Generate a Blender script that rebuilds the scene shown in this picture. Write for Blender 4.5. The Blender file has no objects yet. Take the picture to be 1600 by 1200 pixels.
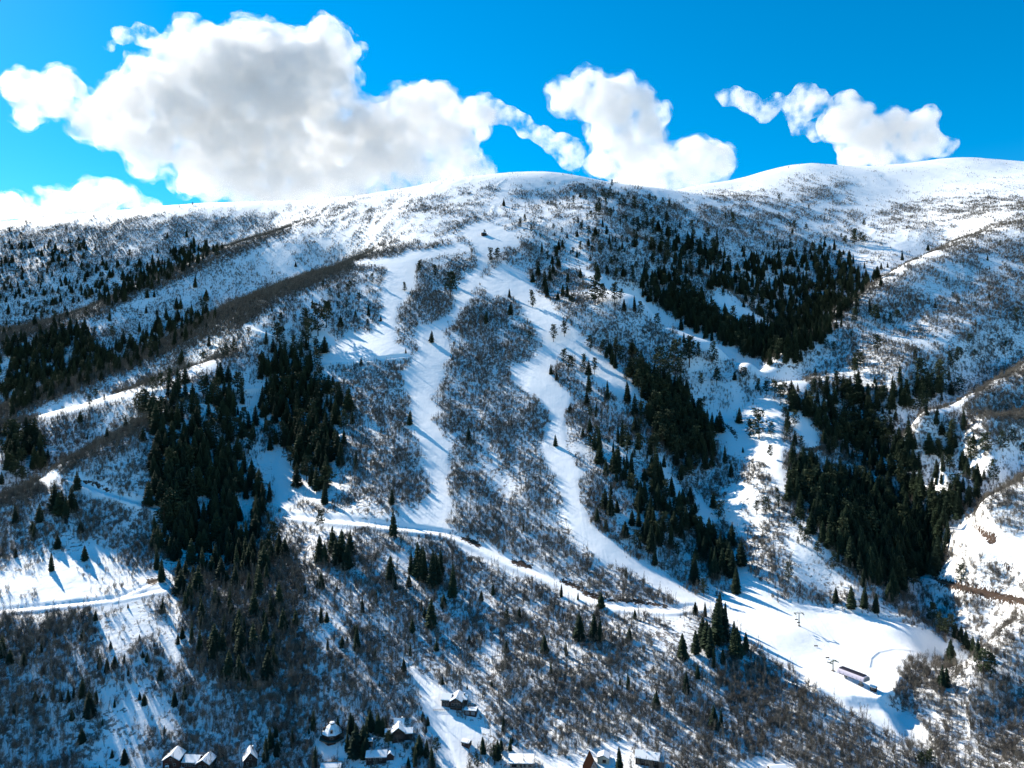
import bpy, bmesh, math, random
import numpy as np
from mathutils import Vector, Matrix

# ------------------------------------------------------------------ camera, sky, sun, exposure
scene = bpy.context.scene
C = scene.collection
cam_d = bpy.data.cameras.new('camera'); cam = bpy.data.objects.new('camera', cam_d); C.objects.link(cam)
cam_d.sensor_fit = 'HORIZONTAL'; cam_d.sensor_width = 36.0; cam_d.lens = 36.0*1081.0/1600.0
cam.location = (0, 0, 0); cam.rotation_euler = (math.radians(90), 0, 0)
cam_d.clip_start = 1.0; cam_d.clip_end = 60000.0
scene.camera = cam

SUN_EL, SUN_AZ = math.radians(33.0), math.radians(47.0)      # azimuth to the left of straight ahead
SUN_DIR = Vector((-math.cos(SUN_EL)*math.sin(SUN_AZ), math.cos(SUN_EL)*math.cos(SUN_AZ), math.sin(SUN_EL)))
sun_d = bpy.data.lights.new('sun', 'SUN'); sun_d.energy = 5.0; sun_d.angle = math.radians(.5); sun_d.color = (1.0, .91, .77)
sun = bpy.data.objects.new('sun', sun_d); C.objects.link(sun)
sun.rotation_euler = (-SUN_DIR).to_track_quat('-Z', 'Y').to_euler()

world = bpy.data.worlds.new('World'); scene.world = world; world.use_nodes = True
wt = world.node_tree; wt.nodes.clear()
sky = wt.nodes.new('ShaderNodeTexSky'); sky.sky_type = 'NISHITA'; sky.sun_disc = False
sky.sun_elevation = SUN_EL; sky.sun_rotation = -SUN_AZ; sky.altitude = 2600; sky.air_density = 1.0; sky.dust_density = 0.3; sky.ozone_density = 3.0
hs = wt.nodes.new('ShaderNodeHueSaturation'); hs.inputs['Saturation'].default_value = 1.43; hs.inputs['Hue'].default_value = .487
bg = wt.nodes.new('ShaderNodeBackground'); bg.inputs['Strength'].default_value = .106
wo = wt.nodes.new('ShaderNodeOutputWorld')
wt.links.new(sky.outputs[0], hs.inputs['Color']); wt.links.new(hs.outputs[0], bg.inputs['Color']); wt.links.new(bg.outputs[0], wo.inputs['Surface'])

vs = scene.view_settings
vs.view_transform = 'Standard'; vs.look = 'None'; vs.exposure = .98; vs.gamma = 1.0; vs.use_curve_mapping = False
scene.render.engine = 'CYCLES'
scene.cycles.max_bounces = 24; scene.cycles.diffuse_bounces = 3; scene.cycles.glossy_bounces = 2
scene.cycles.transparent_max_bounces = 8; scene.cycles.volume_bounces = 16
scene.render.filter_size = 1.2
scene.cycles.use_denoising = True; scene.cycles.denoiser = 'OPENIMAGEDENOISE'; scene.cycles.denoising_input_passes = 'RGB_ALBEDO_NORMAL'; scene.cycles.denoising_prefilter = 'FAST'
# ------------------------------------------------------------------ terrain
F, CX, CY = 1081.0, 800.0, 600.0          # photograph pixels (1600 x 1200), camera at the origin looking along +y

CP = [  # picture column, picture row, metres away: points of the ground as read off the photograph
 # centre of the face
 (780,1200,385),(780,1100,425),(780,1000,482),(780,950,515),(780,900,550),(780,850,590),(780,800,632),(780,700,728),(780,600,845),
 (780,500,990),(780,450,1080),(780,400,1190),(780,350,1340),(780,300,1560),
 (600,1200,383),(600,1100,420),(600,1000,475),(600,900,540),(600,830,598),(600,800,622),(600,700,720),(600,600,835),(600,550,900),
 (600,500,980),(610,430,1120),(600,350,1420),(600,322,1600),(690,320,1500),(690,360,1310),(690,450,1085),(690,600,842),(690,750,678),
 (450,1200,385),(450,1100,417),(450,1000,459),(450,900,528),(450,800,645),(450,740,712),(450,650,815),(450,560,905),(450,520,945),(470,470,1020),
 (520,800,632),(520,700,735),(520,600,850),(540,520,960),
 (300,850,580),(300,800,612),(300,700,692),(300,640,755),(300,605,805),(350,700,725),(380,620,830),(380,800,640),(350,900,535),
 (240,800,588),(240,700,655),(350,1000,456),(350,1150,397),
 # left foreground
 (0,1200,365),(0,1100,395),(0,1000,437),(0,955,462),(0,900,498),(0,850,535),(150,1200,372),(150,1100,402),(150,1000,443),(150,945,472),
 (150,850,542),(150,760,600),(260,1100,409),(260,1000,451),(260,922,500),(250,860,556),
 (-200,880,510),(0,780,588),(90,728,626),(150,695,658),(210,665,695),(250,640,735),
 (0,812,660),(60,778,685),(120,740,705),(180,705,745),
 (0,745,690),(40,722,722),(100,690,755),(180,660,785),(60,690,755),
 (-150,690,760),(0,662,800),(60,648,812),(100,637,822),(160,620,838),(225,600,855),(280,580,870),(330,563,885),(395,510,960),
 (0,685,860),(60,668,872),(125,648,890),(225,618,915),(300,588,935),
 (-150,690,880),(0,637,955),(62,610,980),(150,580,1015),(250,535,1070),(325,500,1120),(440,448,1200),(560,400,1270),
 (0,660,1035),(62,634,1055),(150,605,1090),(250,560,1145),(325,524,1200),(440,467,1290),(540,415,1370),
 (0,590,1135),(60,570,1160),(150,540,1200),(250,500,1270),(340,450,1350),(450,400,1420),
 (-150,560,1200),(0,517,1280),(100,492,1320),(150,475,1350),(190,457,1375),(225,440,1405),(295,411,1455),(340,388,1500),(400,370,1550),(450,355,1600),
 (0,535,1385),(100,508,1420),(190,473,1480),(295,425,1570),(400,380,1670),
 (0,460,1560),(100,430,1610),(200,400,1680),(300,365,1760),(0,400,1740),(150,370,1800),
 # skyline
 (-200,360,1940),(0,350,1950),(60,342,1960),(150,335,1960),(230,327,1960),(300,320,1960),(420,316,1920),(500,312,1850),(560,306,1790),
 (640,296,1720),(700,283,1700),(780,275,1700),(850,272,1700),(900,275,1720),(960,285,1760),(1020,293,1800),(1060,299,1850),
 (1090,290,2200),(1150,280,2280),(1210,265,2350),(1270,255,2400),(1320,260,2420),(1400,258,2460),(1500,246,2500),(1560,250,2500),(1620,254,2500),(1800,270,2450),
 (1060,310,2000),(1120,300,2050),
 (-200,375,2250),(0,368,2260),(150,352,2260),(300,338,2260),(420,335,2220),(560,328,2080),(700,305,2020),(850,295,2020),(960,302,1930),(1050,316,1950),
 (1150,292,2600),(1270,270,2750),(1400,272,2800),(1500,262,2850),(1620,268,2850),
 # the two spurs running down to the right, and the gully between
 (870,392,1225),(907,425,1150),(940,437,1120),(1000,467,1050),(1060,515,985),(1115,537,950),(1170,567,910),(1230,597,870),(1275,617,845),
 (1000,487,1120),(1060,534,1055),(1115,558,1015),(1170,588,975),(1230,614,930),
 (1000,440,1160),(1060,462,1140),(1115,492,1090),(1170,522,1050),(1200,548,1020),
 (860,310,1560),(930,325,1450),(975,352,1370),(1025,385,1290),(1087,422,1220),(1132,447,1180),(1162,470,1150),(1200,500,1110),(1235,547,1050),
 (1025,402,1375),(1087,438,1310),(1132,463,1270),(1162,488,1235),(1200,518,1195),
 (1060,375,1440),(1130,402,1400),(1200,432,1370),(1260,450,1350),(1300,475,1300),(1250,380,1520),(1150,350,1580),(1050,318,1660),(960,300,1640),
 (1340,400,1480),
 # the ridges of the right-hand mountain
 (1232,557,950),(1260,527,995),(1300,490,1060),(1340,462,1110),(1370,437,1160),(1410,415,1220),(1470,385,1330),(1530,345,1500),(1620,315,1650),
 (1260,552,1065),(1300,512,1150),(1340,480,1210),(1370,457,1270),(1410,434,1330),(1470,402,1450),
 (1380,410,1420),(1430,375,1520),(1400,330,1800),(1330,330,1800),(1480,320,1800),(1280,300,1950),(1560,290,1950),(1420,290,2100),
 (1300,562,935),(1400,505,1000),(1500,450,1090),(1600,400,1190),(1450,545,920),(1350,590,878),(1400,600,845),
 (1440,578,868),(1492,537,930),(1532,515,970),(1600,468,1055),
 (1440,647,755),(1470,637,768),(1510,617,795),(1550,595,830),(1600,565,880),(1470,652,800),(1510,632,830),(1550,608,868),(1600,580,915),
 (1520,680,715),(1550,687,700),(1600,660,735),(1480,735,680),(1600,630,790),(1550,650,760),
 (1525,797,590),(1562,772,612),(1600,745,640),(1562,788,655),(1600,762,690),(1560,720,680),(1520,765,650),
 (1512,830,592),(1494,862,590),(1474,900,578),(1550,845,556),(1600,870,535),(1510,910,548),(1600,945,495),(1550,1000,480),(1600,1100,420),(1600,1200,370),(1500,1150,400),(1450,1060,440),
 # canyon floor and the spur above the lift
 (1240,600,905),(1330,645,850),(1400,695,790),(1460,760,720),(1482,800,682),(1436,860,648),(1442,905,600),(1450,930,576),(1475,970,552),(1540,1045,490),
 (1130,580,915),(1180,612,872),(1215,650,808),(1230,700,738),(1237,760,668),(1290,845,602),(1340,915,560),(1430,965,535),
 (1300,680,795),(1320,740,735),(1350,800,672),(1400,760,725),(1420,850,645),
 (1000,900,560),(1000,800,640),(1000,700,735),(1000,600,855),(1000,550,925),(1090,650,838),(1120,760,715),(1140,850,632),(1130,925,562),
 (1180,750,690),(1220,850,606),(900,1000,475),(900,930,527),(900,850,590),(900,750,677),(900,650,785),(900,550,915),(900,450,1095),
 (850,600,840),(850,700,728),
 # lift base and the lower woods
 (1160,950,537),(1250,990,500),(1330,1040,463),(1400,1085,434),(1400,1140,404),(1250,1085,428),(1200,1150,400),(1200,1035,462),
 (1050,1000,472),(1050,1100,420),(1000,1200,375),(1300,1200,375),(1350,968,532),(1300,935,556),
 # beyond the frame
 (-700,1100,340),(-700,800,520),(-700,640,900),(-700,430,1600),(-700,400,2100),(2300,1100,380),(2300,760,600),(2300,480,1000),(2300,300,1700),(2300,290,2500),
]
FREE = [  # the same, by height: (column, metres away, height)
 (800,230,-216),(-300,230,-214),(1900,230,-216),(-1500,300,-205),(3100,300,-205),
 (-800,3600,300),(0,3600,320),(800,3400,330),(1400,4200,560),(2200,4000,520),(-800,8000,150),(800,8000,150),(2400,8000,200),
]
cp = np.array(CP, float)
cpx = (cp[:,0]-CX)/F; cpd = cp[:,2]; cpz = (CY-cp[:,1])/F*cpd
fr = np.array(FREE, float)
cpx = np.r_[cpx, (fr[:,0]-CX)/F]; cpd = np.r_[cpd, fr[:,1]]; cpz = np.r_[cpz, fr[:,2]]
SY = 1.0
P2 = np.c_[cpx, np.log(cpd)*SY]

def tps_kernel(r2):
    return 0.5*r2*np.log(r2+1e-12)
def tps_fit(P, z, lam):
    n = len(P)
    K = tps_kernel(((P[:,None]-P[None])**2).sum(-1)) + lam*np.eye(n)
    A = np.zeros((n+3, n+3)); A[:n,:n] = K; A[:n,n] = 1; A[:n,n+1:] = P; A[n:,:n] = A[:n,n:].T
    return np.linalg.solve(A, np.r_[z, 0, 0, 0])
# heights are fitted as slope seen from the drone (height / distance), smooth in bearing and log distance
W = tps_fit(P2, cpz/cpd, 2e-5)
def tps_eval(X, Y):
    out = np.empty(X.size); xf = X.ravel(); yf = Y.ravel()
    for a in range(0, X.size, 60000):
        b = slice(a, a+60000)
        dx = xf[b,None]-P2[None,:,0]; dy = yf[b,None]-P2[None,:,1]
        out[b] = tps_kernel(dx*dx+dy*dy) @ W[:-3] + W[-3] + W[-2]*xf[b] + W[-1]*yf[b]
    return out.reshape(X.shape)

def perlin(x, y, seed):
    r = np.random.RandomState(seed); N = 256
    ang = r.rand(N, N)*2*np.pi; gx = np.cos(ang); gy = np.sin(ang)
    xi = np.floor(x).astype(np.int64); yi = np.floor(y).astype(np.int64)
    xf = x-xi; yf = y-yi
    u = xf*xf*xf*(xf*(xf*6-15)+10); v = yf*yf*yf*(yf*(yf*6-15)+10)
    def g(i, j):
        a = (xi+i) % N; b = (yi+j) % N
        return gx[a,b]*(xf-i) + gy[a,b]*(yf-j)
    return (g(0,0)*(1-u)+g(1,0)*u)*(1-v) + (g(0,1)*(1-u)+g(1,1)*u)*v

def sstep(a, b, x):
    t = np.clip((x-a)/(b-a), 0, 1); return t*t*(3-2*t)

# grid: columns are bearings, rows are distances
tc = np.r_[-np.linspace(2.6, .84, 70), np.linspace(-.83, .83, 1040), np.linspace(.84, 2.6, 70)]
ry = np.r_[np.exp(np.linspace(np.log(170), np.log(300), 90, endpoint=False)), np.exp(np.linspace(np.log(300), np.log(2900), 900, endpoint=False)),
           np.exp(np.linspace(np.log(2900), np.log(12000), 60))]
T, Y = np.meshgrid(tc, ry)                  # rows x columns
X = T*Y
# the fit is smooth, so it is worked out on every third line and filled in between
def coarse(full_t, full_y):
    ct = np.r_[tc[:70:3], tc[70:-70:4], tc[-70::3]]; ct = np.unique(np.r_[ct, tc[-1]])
    cy = np.unique(np.r_[ry[::3], ry[-1]])
    TT, YY = np.meshgrid(ct, cy)
    S = tps_eval(TT, np.log(YY)*SY)
    A = np.empty((len(cy), len(tc)))
    for i in range(len(cy)): A[i] = np.interp(tc, ct, S[i])
    B = np.empty((len(ry), len(tc)))
    ly, lc = np.log(ry), np.log(cy)
    for j in range(len(tc)): B[:,j] = np.interp(ly, lc, A[:,j])
    return B
Z = coarse(tc, ry)*Y
def smooth_rows(a):
    b = a.copy(); b[1:-1] = .25*a[:-2]+.5*a[1:-1]+.25*a[2:]; return b
def smooth_cols(a):
    b = a.copy(); b[:,1:-1] = .25*a[:,:-2]+.5*a[:,1:-1]+.25*a[:,2:]; return b
for _ in range(4): Z = smooth_cols(smooth_rows(Z))
# ------------------------------------------------------------------ what covers the ground (traced on the photograph, laid on the terrain)
MW, MH = 800, 600                            # maps are kept at half the photograph's size
def inside(poly, px, py):
    c = np.zeros(px.shape, bool); n = len(poly)
    for i in range(n):
        x0, y0 = poly[i]; x1, y1 = poly[(i+1) % n]
        if y0 == y1: continue
        k = (y0 > py) != (y1 > py)
        c ^= k & (px < (x1-x0)*(py-y0)/(y1-y0)+x0)
    return c
def paint(m, poly, val):
    xs = [p[0]/2 for p in poly]; ys = [p[1]/2 for p in poly]
    x0, x1 = max(int(min(xs))-1, 0), min(int(max(xs))+2, MW); y0, y1 = max(int(min(ys))-1, 0), min(int(max(ys))+2, MH)
    if x1 <= x0 or y1 <= y0: return
    gx, gy = np.meshgrid(np.arange(x0, x1)+.5, np.arange(y0, y1)+.5)
    k = inside(list(zip(xs, ys)), gx, gy)
    m[y0:y1, x0:x1][k] = val
def blur(m, r):
    k = np.exp(-.5*(np.arange(-3*r, 3*r+1)/r)**2); k /= k.sum(); p = 3*r
    a = np.pad(m, p, mode='edge')
    a = sum(k[i]*a[i:i+m.shape[0], :] for i in range(2*p+1))
    return sum(k[i]*a[:, i:i+m.shape[1]] for i in range(2*p+1))
def lookup(m, x, y, z):
    u = (CX+F*x/y)/2-.5; v = (CY-F*z/y)/2-.5
    u = np.clip(u, 0, MW-1.001); v = np.clip(v, 0, MH-1.001)
    i = u.astype(int); j = v.astype(int); a = u-i; b = v-j
    return (m[j,i]*(1-a)+m[j,i+1]*a)*(1-b)+(m[j+1,i]*(1-a)+m[j+1,i+1]*a)*b
def band(pts, t0, t1, up=2):
    n = len(pts)-1
    return [(u, v-up) for u, v in pts]+[(u, v+t0+(t1-t0)*i/n) for i, (u, v) in reversed(list(enumerate(pts)))]

RUNS = [
 [(900,416),(940,428),(1002,458),(1055,500),(1066,516),(1045,514),(985,482),(930,456)],
 [(878,516),(917,534),(964,578),(1004,610),(1026,644),(998,644),(954,614),(910,578)],
 [(1058,508),(1115,529),(1180,561),(1264,602),(1262,612),(1180,582),(1115,556),(1062,530)],
 [(1028,700),(1050,740),(1075,790),(1060,790),(1035,750)], [(1085,760),(1110,790),(1120,840),(1095,820)],
 [(545,412),(607,400),(675,388),(725,376),(735,392),(690,398),(650,412),(640,422),(585,414)],
 [(607,405),(650,408),(650,447),(637,465),(622,482),(620,505),(617,537),(650,550),(632,560),(572,567),(505,574),(495,565),(540,530),(540,517),(575,520),(592,508),(598,480),(602,435)],
 [(725,352),(760,345),(800,360),(815,385),(775,395),(757,425),(750,437),(740,465),(722,485),(695,515),(700,545),(655,550),(657,507),(680,502),(708,492),(712,478),(707,450),(712,436),(738,430),(748,412),(742,395)],
 [(650,548),(697,520),(697,537),(711,557),(697,570),(692,590),(680,607),(675,622),(698,650),(680,657),(687,675),(700,692),(702,725),(704,772),(700,800),(690,830),(640,832),(610,820),(655,800),(672,770),(665,745),(667,725),(665,710),(652,690),(643,670),(640,640),(645,625),(632,607),(630,582),(652,566)],
 [(440,797),(500,803),(560,808),(610,812),(650,800),(700,800),(705,838),(640,836),(600,828),(540,828),(480,825),(445,815)],
 [(690,835),(740,843),(800,870),(868,898),(905,923),(960,940),(1040,944),(1065,955),(1060,964),(960,960),(900,945),(860,918),(800,892),(730,864)],
 [(745,440),(760,430),(790,410),(815,425),(845,460),(877,495),(920,540),(885,560),(862,575),(870,597),(897,617),(890,640),(882,662),(887,707),(910,735),(905,762),(916,797),(932,823),(967,853),(1017,888),(1047,905),(1077,921),(1100,931),(1137,940),(1140,965),(1080,960),(1047,929),(1013,909),(987,892),(930,872),(900,845),(880,810),(880,790),(870,765),(857,725),(846,695),(860,660),(857,640),(835,617),(800,600),(800,572),(837,560),(850,535),(827,502),(800,462),(770,470)],
 [(1130,930),(1160,918),(1200,930),(1260,945),(1350,965),(1450,985),(1490,1010),(1515,1032),(1440,1025),(1415,1035),(1405,1060),(1402,1080),(1375,1112),(1310,1100),(1270,1075),(1230,1040),(1180,1005),(1150,978),(1130,958)],
 [(1147,862),(1160,868),(1172,900),(1220,930),(1160,925),(1140,900)],
 [(1310,1098),(1400,1108),(1420,1125),(1455,1155),(1425,1165),(1395,1145),(1350,1120)],
 [(1171,597),(1190,616),(1214,634),(1224,647),(1222,685),(1227,715),(1218,726),(1227,749),(1240,780),(1225,778),(1208,755),(1198,730),(1162,709),(1125,711),(1134,691),(1119,668),(1083,640),(1134,640),(1160,670),(1188,651),(1180,623)],
 [(1245,640),(1265,655),(1285,690),(1275,700),(1250,690),(1236,660)],
 [(0,945),(180,932),(262,915),(265,926),(185,947),(0,962)],
 [(60,748),(92,728),(96,745),(85,760),(72,764)],
 [(112,743),(150,752),(180,768),(245,790),(242,800),(170,784),(112,768)],
 [(385,500),(397,513),(460,525),(520,522),(520,540),(450,536),(392,520)],
 [(1460,648),(1510,619),(1520,628),(1500,640),(1465,655)],
 [(1485,822),(1520,806),(1545,828),(1600,842),(1600,900),(1560,872),(1505,850)],
 [(1120,455),(1150,472),(1200,503),(1205,520),(1160,515),(1140,500),(1110,470)],
 [(645,1045),(668,1060),(690,1080),(735,1085),(745,1100),(715,1108),(700,1125),(715,1160),(740,1200),(690,1200),(676,1140),(664,1095)],
 [(690,1118),(740,1130),(760,1160),(720,1165),(705,1150)],
 [(440,698),(452,720),(448,800),(430,790),(428,730)],
 [(505,500),(520,510),(500,528),(490,515)],
 [(60,640),(125,627),(180,616),(230,606),(262,594),(334,562),(338,574),(230,614),(125,642),(60,656)],
 [(225,614),(330,606),(412,600),(412,610),(330,616),(228,624)],
 [(1425,735),(1480,772),(1475,785),(1420,750),(1330,712),(1340,705)],
 [(490,1160),(530,1155),(555,1165),(545,1185),(500,1180)],
 [(790,1165),(850,1180),(900,1185),(960,1160),(985,1165),(980,1200),(900,1200),(780,1195)],
 [(1180,1185),(1240,1190),(1250,1200),(1150,1200)],
]
# brush cover, painted in order: share of the ground with bushes on it
R2B = [(-20,640),(0,637),(62,610),(150,580),(250,535),(325,500),(440,448),(520,412),(560,400)]
R2A = [(-20,523),(0,517),(100,492),(150,475),(190,457),(225,440),(295,411),(340,388),(400,370),(450,355)]
R4 = [(-20,790),(0,780),(90,728),(155,693),(210,665),(255,638)]
COVER = [
 (.75, [(-20,300),(1620,200),(1620,1220),(-20,1220)]),
 (.42, [(0,340),(420,316),(780,275),(1060,299),(1270,255),(1620,245),(1620,330),(1480,385),(1370,440),(1200,330),(1000,310),(920,340),(880,420),(780,345),(650,400),(440,450),(330,470),(0,500)]),
 (.80, [(0,352),(150,340),(300,330),(420,345),(300,400),(150,470),(0,510)]),
 (.12, [(0,340),(420,312),(560,300),(780,270),(1060,295),(1270,250),(1620,245),(1620,262),(1500,270),(1440,290),(1300,290),(1150,300),(1050,312),(930,288),(780,288),(640,308),(420,330),(250,338),(0,358)]),
 (.06, [(1060,295),(1270,250),(1620,245),(1620,300),(1480,310),(1350,330),(1280,290),(1150,305)]),
 (.45, [(1240,270),(1330,280),(1330,340),(1290,340),(1230,300)]),
 (.30, [(1320,330),(1460,350),(1440,400),(1370,430),(1360,380)]),
 (.55, [(1380,320),(1460,310),(1480,340),(1380,350)]),
 (.66, [(1235,555),(1370,440),(1600,320),(1620,470),(1450,570),(1420,640),(1300,600)]),
 (.78, [(1450,565),(1600,468),(1600,560),(1440,645)]),
 (.86, [(1440,650),(1600,575),(1600,655),(1500,720)]),
 (.5, [(1480,740),(1600,670),(1600,740),(1500,800)]),
 (.95, band([(1232,557),(1260,527),(1300,490),(1340,462),(1370,440)], 14, 10)),
 (.9, [(1330,480),(1450,460),(1460,468),(1340,495)]),
 (.95, band([(1440,578),(1492,537),(1532,515),(1600,468)], 6, 8)),
 (.98, band([(1436,650),(1470,637),(1510,617),(1550,595),(1605,562)], 4, 18)),
 (.98, band([(1480,735),(1550,687),(1605,658)], 6, 16)),
 (.92, band([(1500,812),(1525,797),(1562,772),(1605,742)], 8, 16)),
 (.62, [(1455,860),(1500,845),(1600,895),(1600,960),(1470,950)]),
 (.65, [(1480,950),(1600,960),(1600,1060),(1540,1040)]),
 (.97, band(R2A, 26, 8)), (1.0, band(R2B, 22, 14)), (1.0, band(R4, 26, 12)),
 (.9, [(400,440),(470,430),(560,402),(600,400),(520,440),(440,480)]),
 (.5, [(395,490),(520,440),(600,430),(600,470),(520,480),(450,520)]),
 (.9, [(870,285),(930,290),(1000,300),(1000,315),(930,308),(880,298)]),
 (.85, [(960,345),(1010,360),(1080,375),(1060,390),(1000,375),(960,360)]),
 (.95, [(660,440),(720,400),(745,420),(720,440),(705,490),(660,500),(625,540),(622,500),(650,460)]),
 (.95, [(750,440),(765,480),(800,520),(850,590),(790,600),(700,560),(700,520),(740,480)]),
 (.8, [(690,580),(800,605),(850,640),(850,690),(720,700),(690,640)]),
 (.72, [(705,700),(850,690),(880,800),(960,890),(1040,930),(1040,940),(900,915),(720,830)]),
 (.82, [(540,580),(640,560),(635,680),(665,800),(560,800),(530,700)]),
 (.4, [(270,640),(420,560),(520,560),(540,700),(520,790),(300,850),(240,760)]),
 (.9, [(270,900),(470,860),(480,1060),(280,1070)]),
 (.30, [(0,905),(60,885),(110,862),(160,850),(215,885),(240,905),(262,918),(130,940),(0,948)]),
 (.50, [(130,945),(290,925),(310,1030),(200,1060),(150,1010)]),
 (.45, [(150,1060),(280,1080),(270,1150),(160,1130)]),
 (.12, [(20,900),(110,868),(165,858),(205,890),(180,925),(60,940),(10,942)]),
 (.35, [(1080,560),(1160,600),(1190,650),(1110,690),(1070,640)]),
 (.6, [(1120,715),(1190,740),(1235,800),(1330,930),(1200,920),(1160,860),(1140,790)]),
 (.86, [(700,970),(1060,970),(1070,1120),(1220,1110),(1440,1170),(1440,1200),(700,1200)]),
 (.84, [(290,1070),(460,1000),(620,1010),(650,1100),(600,1130),(460,1140),(300,1150)]),
 (.85, [(1410,1040),(1600,1060),(1600,1200),(1470,1200),(1420,1120)]),
 (.97, [(1405,1035),(1440,1025),(1428,1060),(1420,1100),(1398,1100),(1405,1062)]),
]
COVER += [(1.15, band(R2A, 24, 8)), (1.25, band(R2B, 24, 13)), (1.2, band(R4, 24, 12)), (1.1, [(330,478),(440,440),(560,398),(640,385),(700,372),(680,384),(560,404),(470,440),(400,475),(340,500)]),
 (.98, band([(1436,650),(1470,637),(1510,617),(1550,595),(1605,562)], 2, 16)), (.95, band([(1480,735),(1550,687),(1605,658)], 4, 14)), (1.1, band([(1232,557),(1260,527),(1300,490),(1340,462),(1370,440)], 9, 6))]
COVER += [
 (1.2, [(150,475),(225,440),(300,410),(340,388),(400,369),(455,355),(450,366),(400,388),(340,415),(270,448),(190,480),(100,505),(0,535),(0,516),(100,491)]),
 (1.25, [(0,637),(100,596),(200,549),(300,509),(360,472),(440,442),(560,399),(645,384),(645,392),(560,412),(500,440),(440,470),(400,498),(330,528),(250,560),(150,600),(60,636),(0,658)]),
 (1.15, [(410,528),(370,546),(300,572),(215,600),(120,630),(0,660),(0,670),(120,640),(215,610),(300,584),(372,558),(412,538)]),
 (1.15, [(270,640),(220,653),(155,688),(90,724),(0,778),(0,800),(60,758),(130,716),(200,686),(272,652)]),
 (1.04, [(290,900),(470,870),(500,1060),(460,1130),(300,1060)]), (.95, [(0,962),(140,948),(150,1010),(180,1060),(130,1100),(0,1130)]),
 (.88, [(0,1130),(130,1100),(280,1150),(450,1130),(450,1200),(0,1200)]), (.84, [(490,930),(700,940),(1060,985),(1070,1120),(700,1180),(640,1040),(500,1010)]),
 (.94, [(1070,1040),(1180,1030),(1240,1065),(1300,1110),(1400,1160),(1440,1200),(1000,1200),(1000,1120)]), (.86, [(1440,1100),(1600,1080),(1600,1200),(1470,1200)]),
 (.9, [(1458,870),(1500,850),(1600,895),(1600,925),(1470,895)]), (.9, [(1460,915),(1600,945),(1600,1060),(1540,1040),(1480,960)]), (.8, [(1480,830),(1500,845),(1600,890),(1600,860),(1560,850),(1540,850)]),
]
run_map = np.zeros((MH, MW)); cover_map = np.full((MH, MW), .7)
COVER += [(.03, [(-10,0),(1620,0),(1620,262),(1500,254),(1270,263),(1150,288),(1060,307),(900,286),(780,287),(640,310),(420,330),(300,331),(150,344),(-10,360)])]
for d_, p_ in COVER: paint(cover_map, p_, d_)
cover_map = blur(cover_map, 3)
for p_ in RUNS: paint(run_map, p_, 1.)
cover_map *= 1-blur(run_map, 1)
run_soft = blur(run_map, 2)

# dirt and rock showing through: cut banks above the roads
DIRT = [
 [(798,874),(815,876),(835,884),(834,889),(812,886),(798,880)], [(874,903),(890,908),(912,918),(910,924),(890,916),(874,909)],
 [(908,920),(930,927),(945,934),(962,938),(960,942),(938,938),(910,929)], [(962,934),(1000,937),(1030,943),(1045,944),(1044,950),(1010,945),(965,940)],
 [(1510,808),(1530,818),(1542,828),(1560,838),(1556,850),(1545,850),(1536,838),(1524,826)], [(1562,878),(1585,884),(1582,896),(1566,888)],
 [(1448,898),(1475,906),(1520,916),(1570,928),(1610,936),(1610,948),(1560,938),(1510,926),(1470,914)],
 [(1130,660),(1140,665),(1152,678),(1153,690),(1150,690),(1148,680),(1136,670)],
 [(1255,701),(1285,696),(1300,702),(1290,703),(1262,706)],
 [(228,903),(248,904),(244,914),(230,915)], [(118,748),(150,752),(176,768),(172,771),(145,758),(118,752)],
 [(715,838),(740,842),(755,853),(748,856),(730,848)], [(1160,490),(1178,494),(1176,500),(1162,499)],
]
dirt_map = np.zeros((MH, MW))
for p_ in DIRT: paint(dirt_map, p_, 1.)
dirt_map = blur(dirt_map, 1)

def visible_mask(Z, lift=0.):
    q = Z/Y; m = np.maximum.accumulate(q, axis=0)
    return (Z+lift)/Y >= m-1e-9
def hit(us, vs, Z_):
    """where the lines of sight through picture points meet the ground"""
    us = np.atleast_1d(np.asarray(us, float)); vs = np.atleast_1d(np.asarray(vs, float))
    t = (us-CX)/F; q = (CY-vs)/F; out = np.zeros((len(us), 3))
    c = np.clip(np.searchsorted(tc, t), 1, len(tc)-1); w = (t-tc[c-1])/(tc[c]-tc[c-1])
    S = Z_/Y
    for k in range(len(us)):
        col = S[:,c[k]-1]*(1-w[k])+S[:,c[k]]*w[k]
        i = np.argmax(col >= q[k]) if (col >= q[k]).any() else len(ry)-1
        if i > 0 and col[i] > col[i-1]: yy = ry[i-1]+(ry[i]-ry[i-1])*np.clip((q[k]-col[i-1])/(col[i]-col[i-1]), 0, 1)
        else: yy = ry[i]
        out[k] = t[k]*yy, yy, q[k]*yy
    return out
def ground_z(x, y, Z_):
    x = np.asarray(x, float); y = np.asarray(y, float); t = x/y
    c = np.clip(np.searchsorted(tc, t), 1, len(tc)-1); r = np.clip(np.searchsorted(ry, y), 1, len(ry)-1)
    a = np.clip((t-tc[c-1])/(tc[c]-tc[c-1]), 0, 1); b = np.clip((y-ry[r-1])/(ry[r]-ry[r-1]), 0, 1)
    return (Z_[r-1,c-1]*(1-a)+Z_[r-1,c]*a)*(1-b)+(Z_[r,c-1]*(1-a)+Z_[r,c]*a)*b

vis0 = visible_mask(Z, 2.)
run_g = lookup(run_soft, X, Y, Z)*vis0
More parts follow.
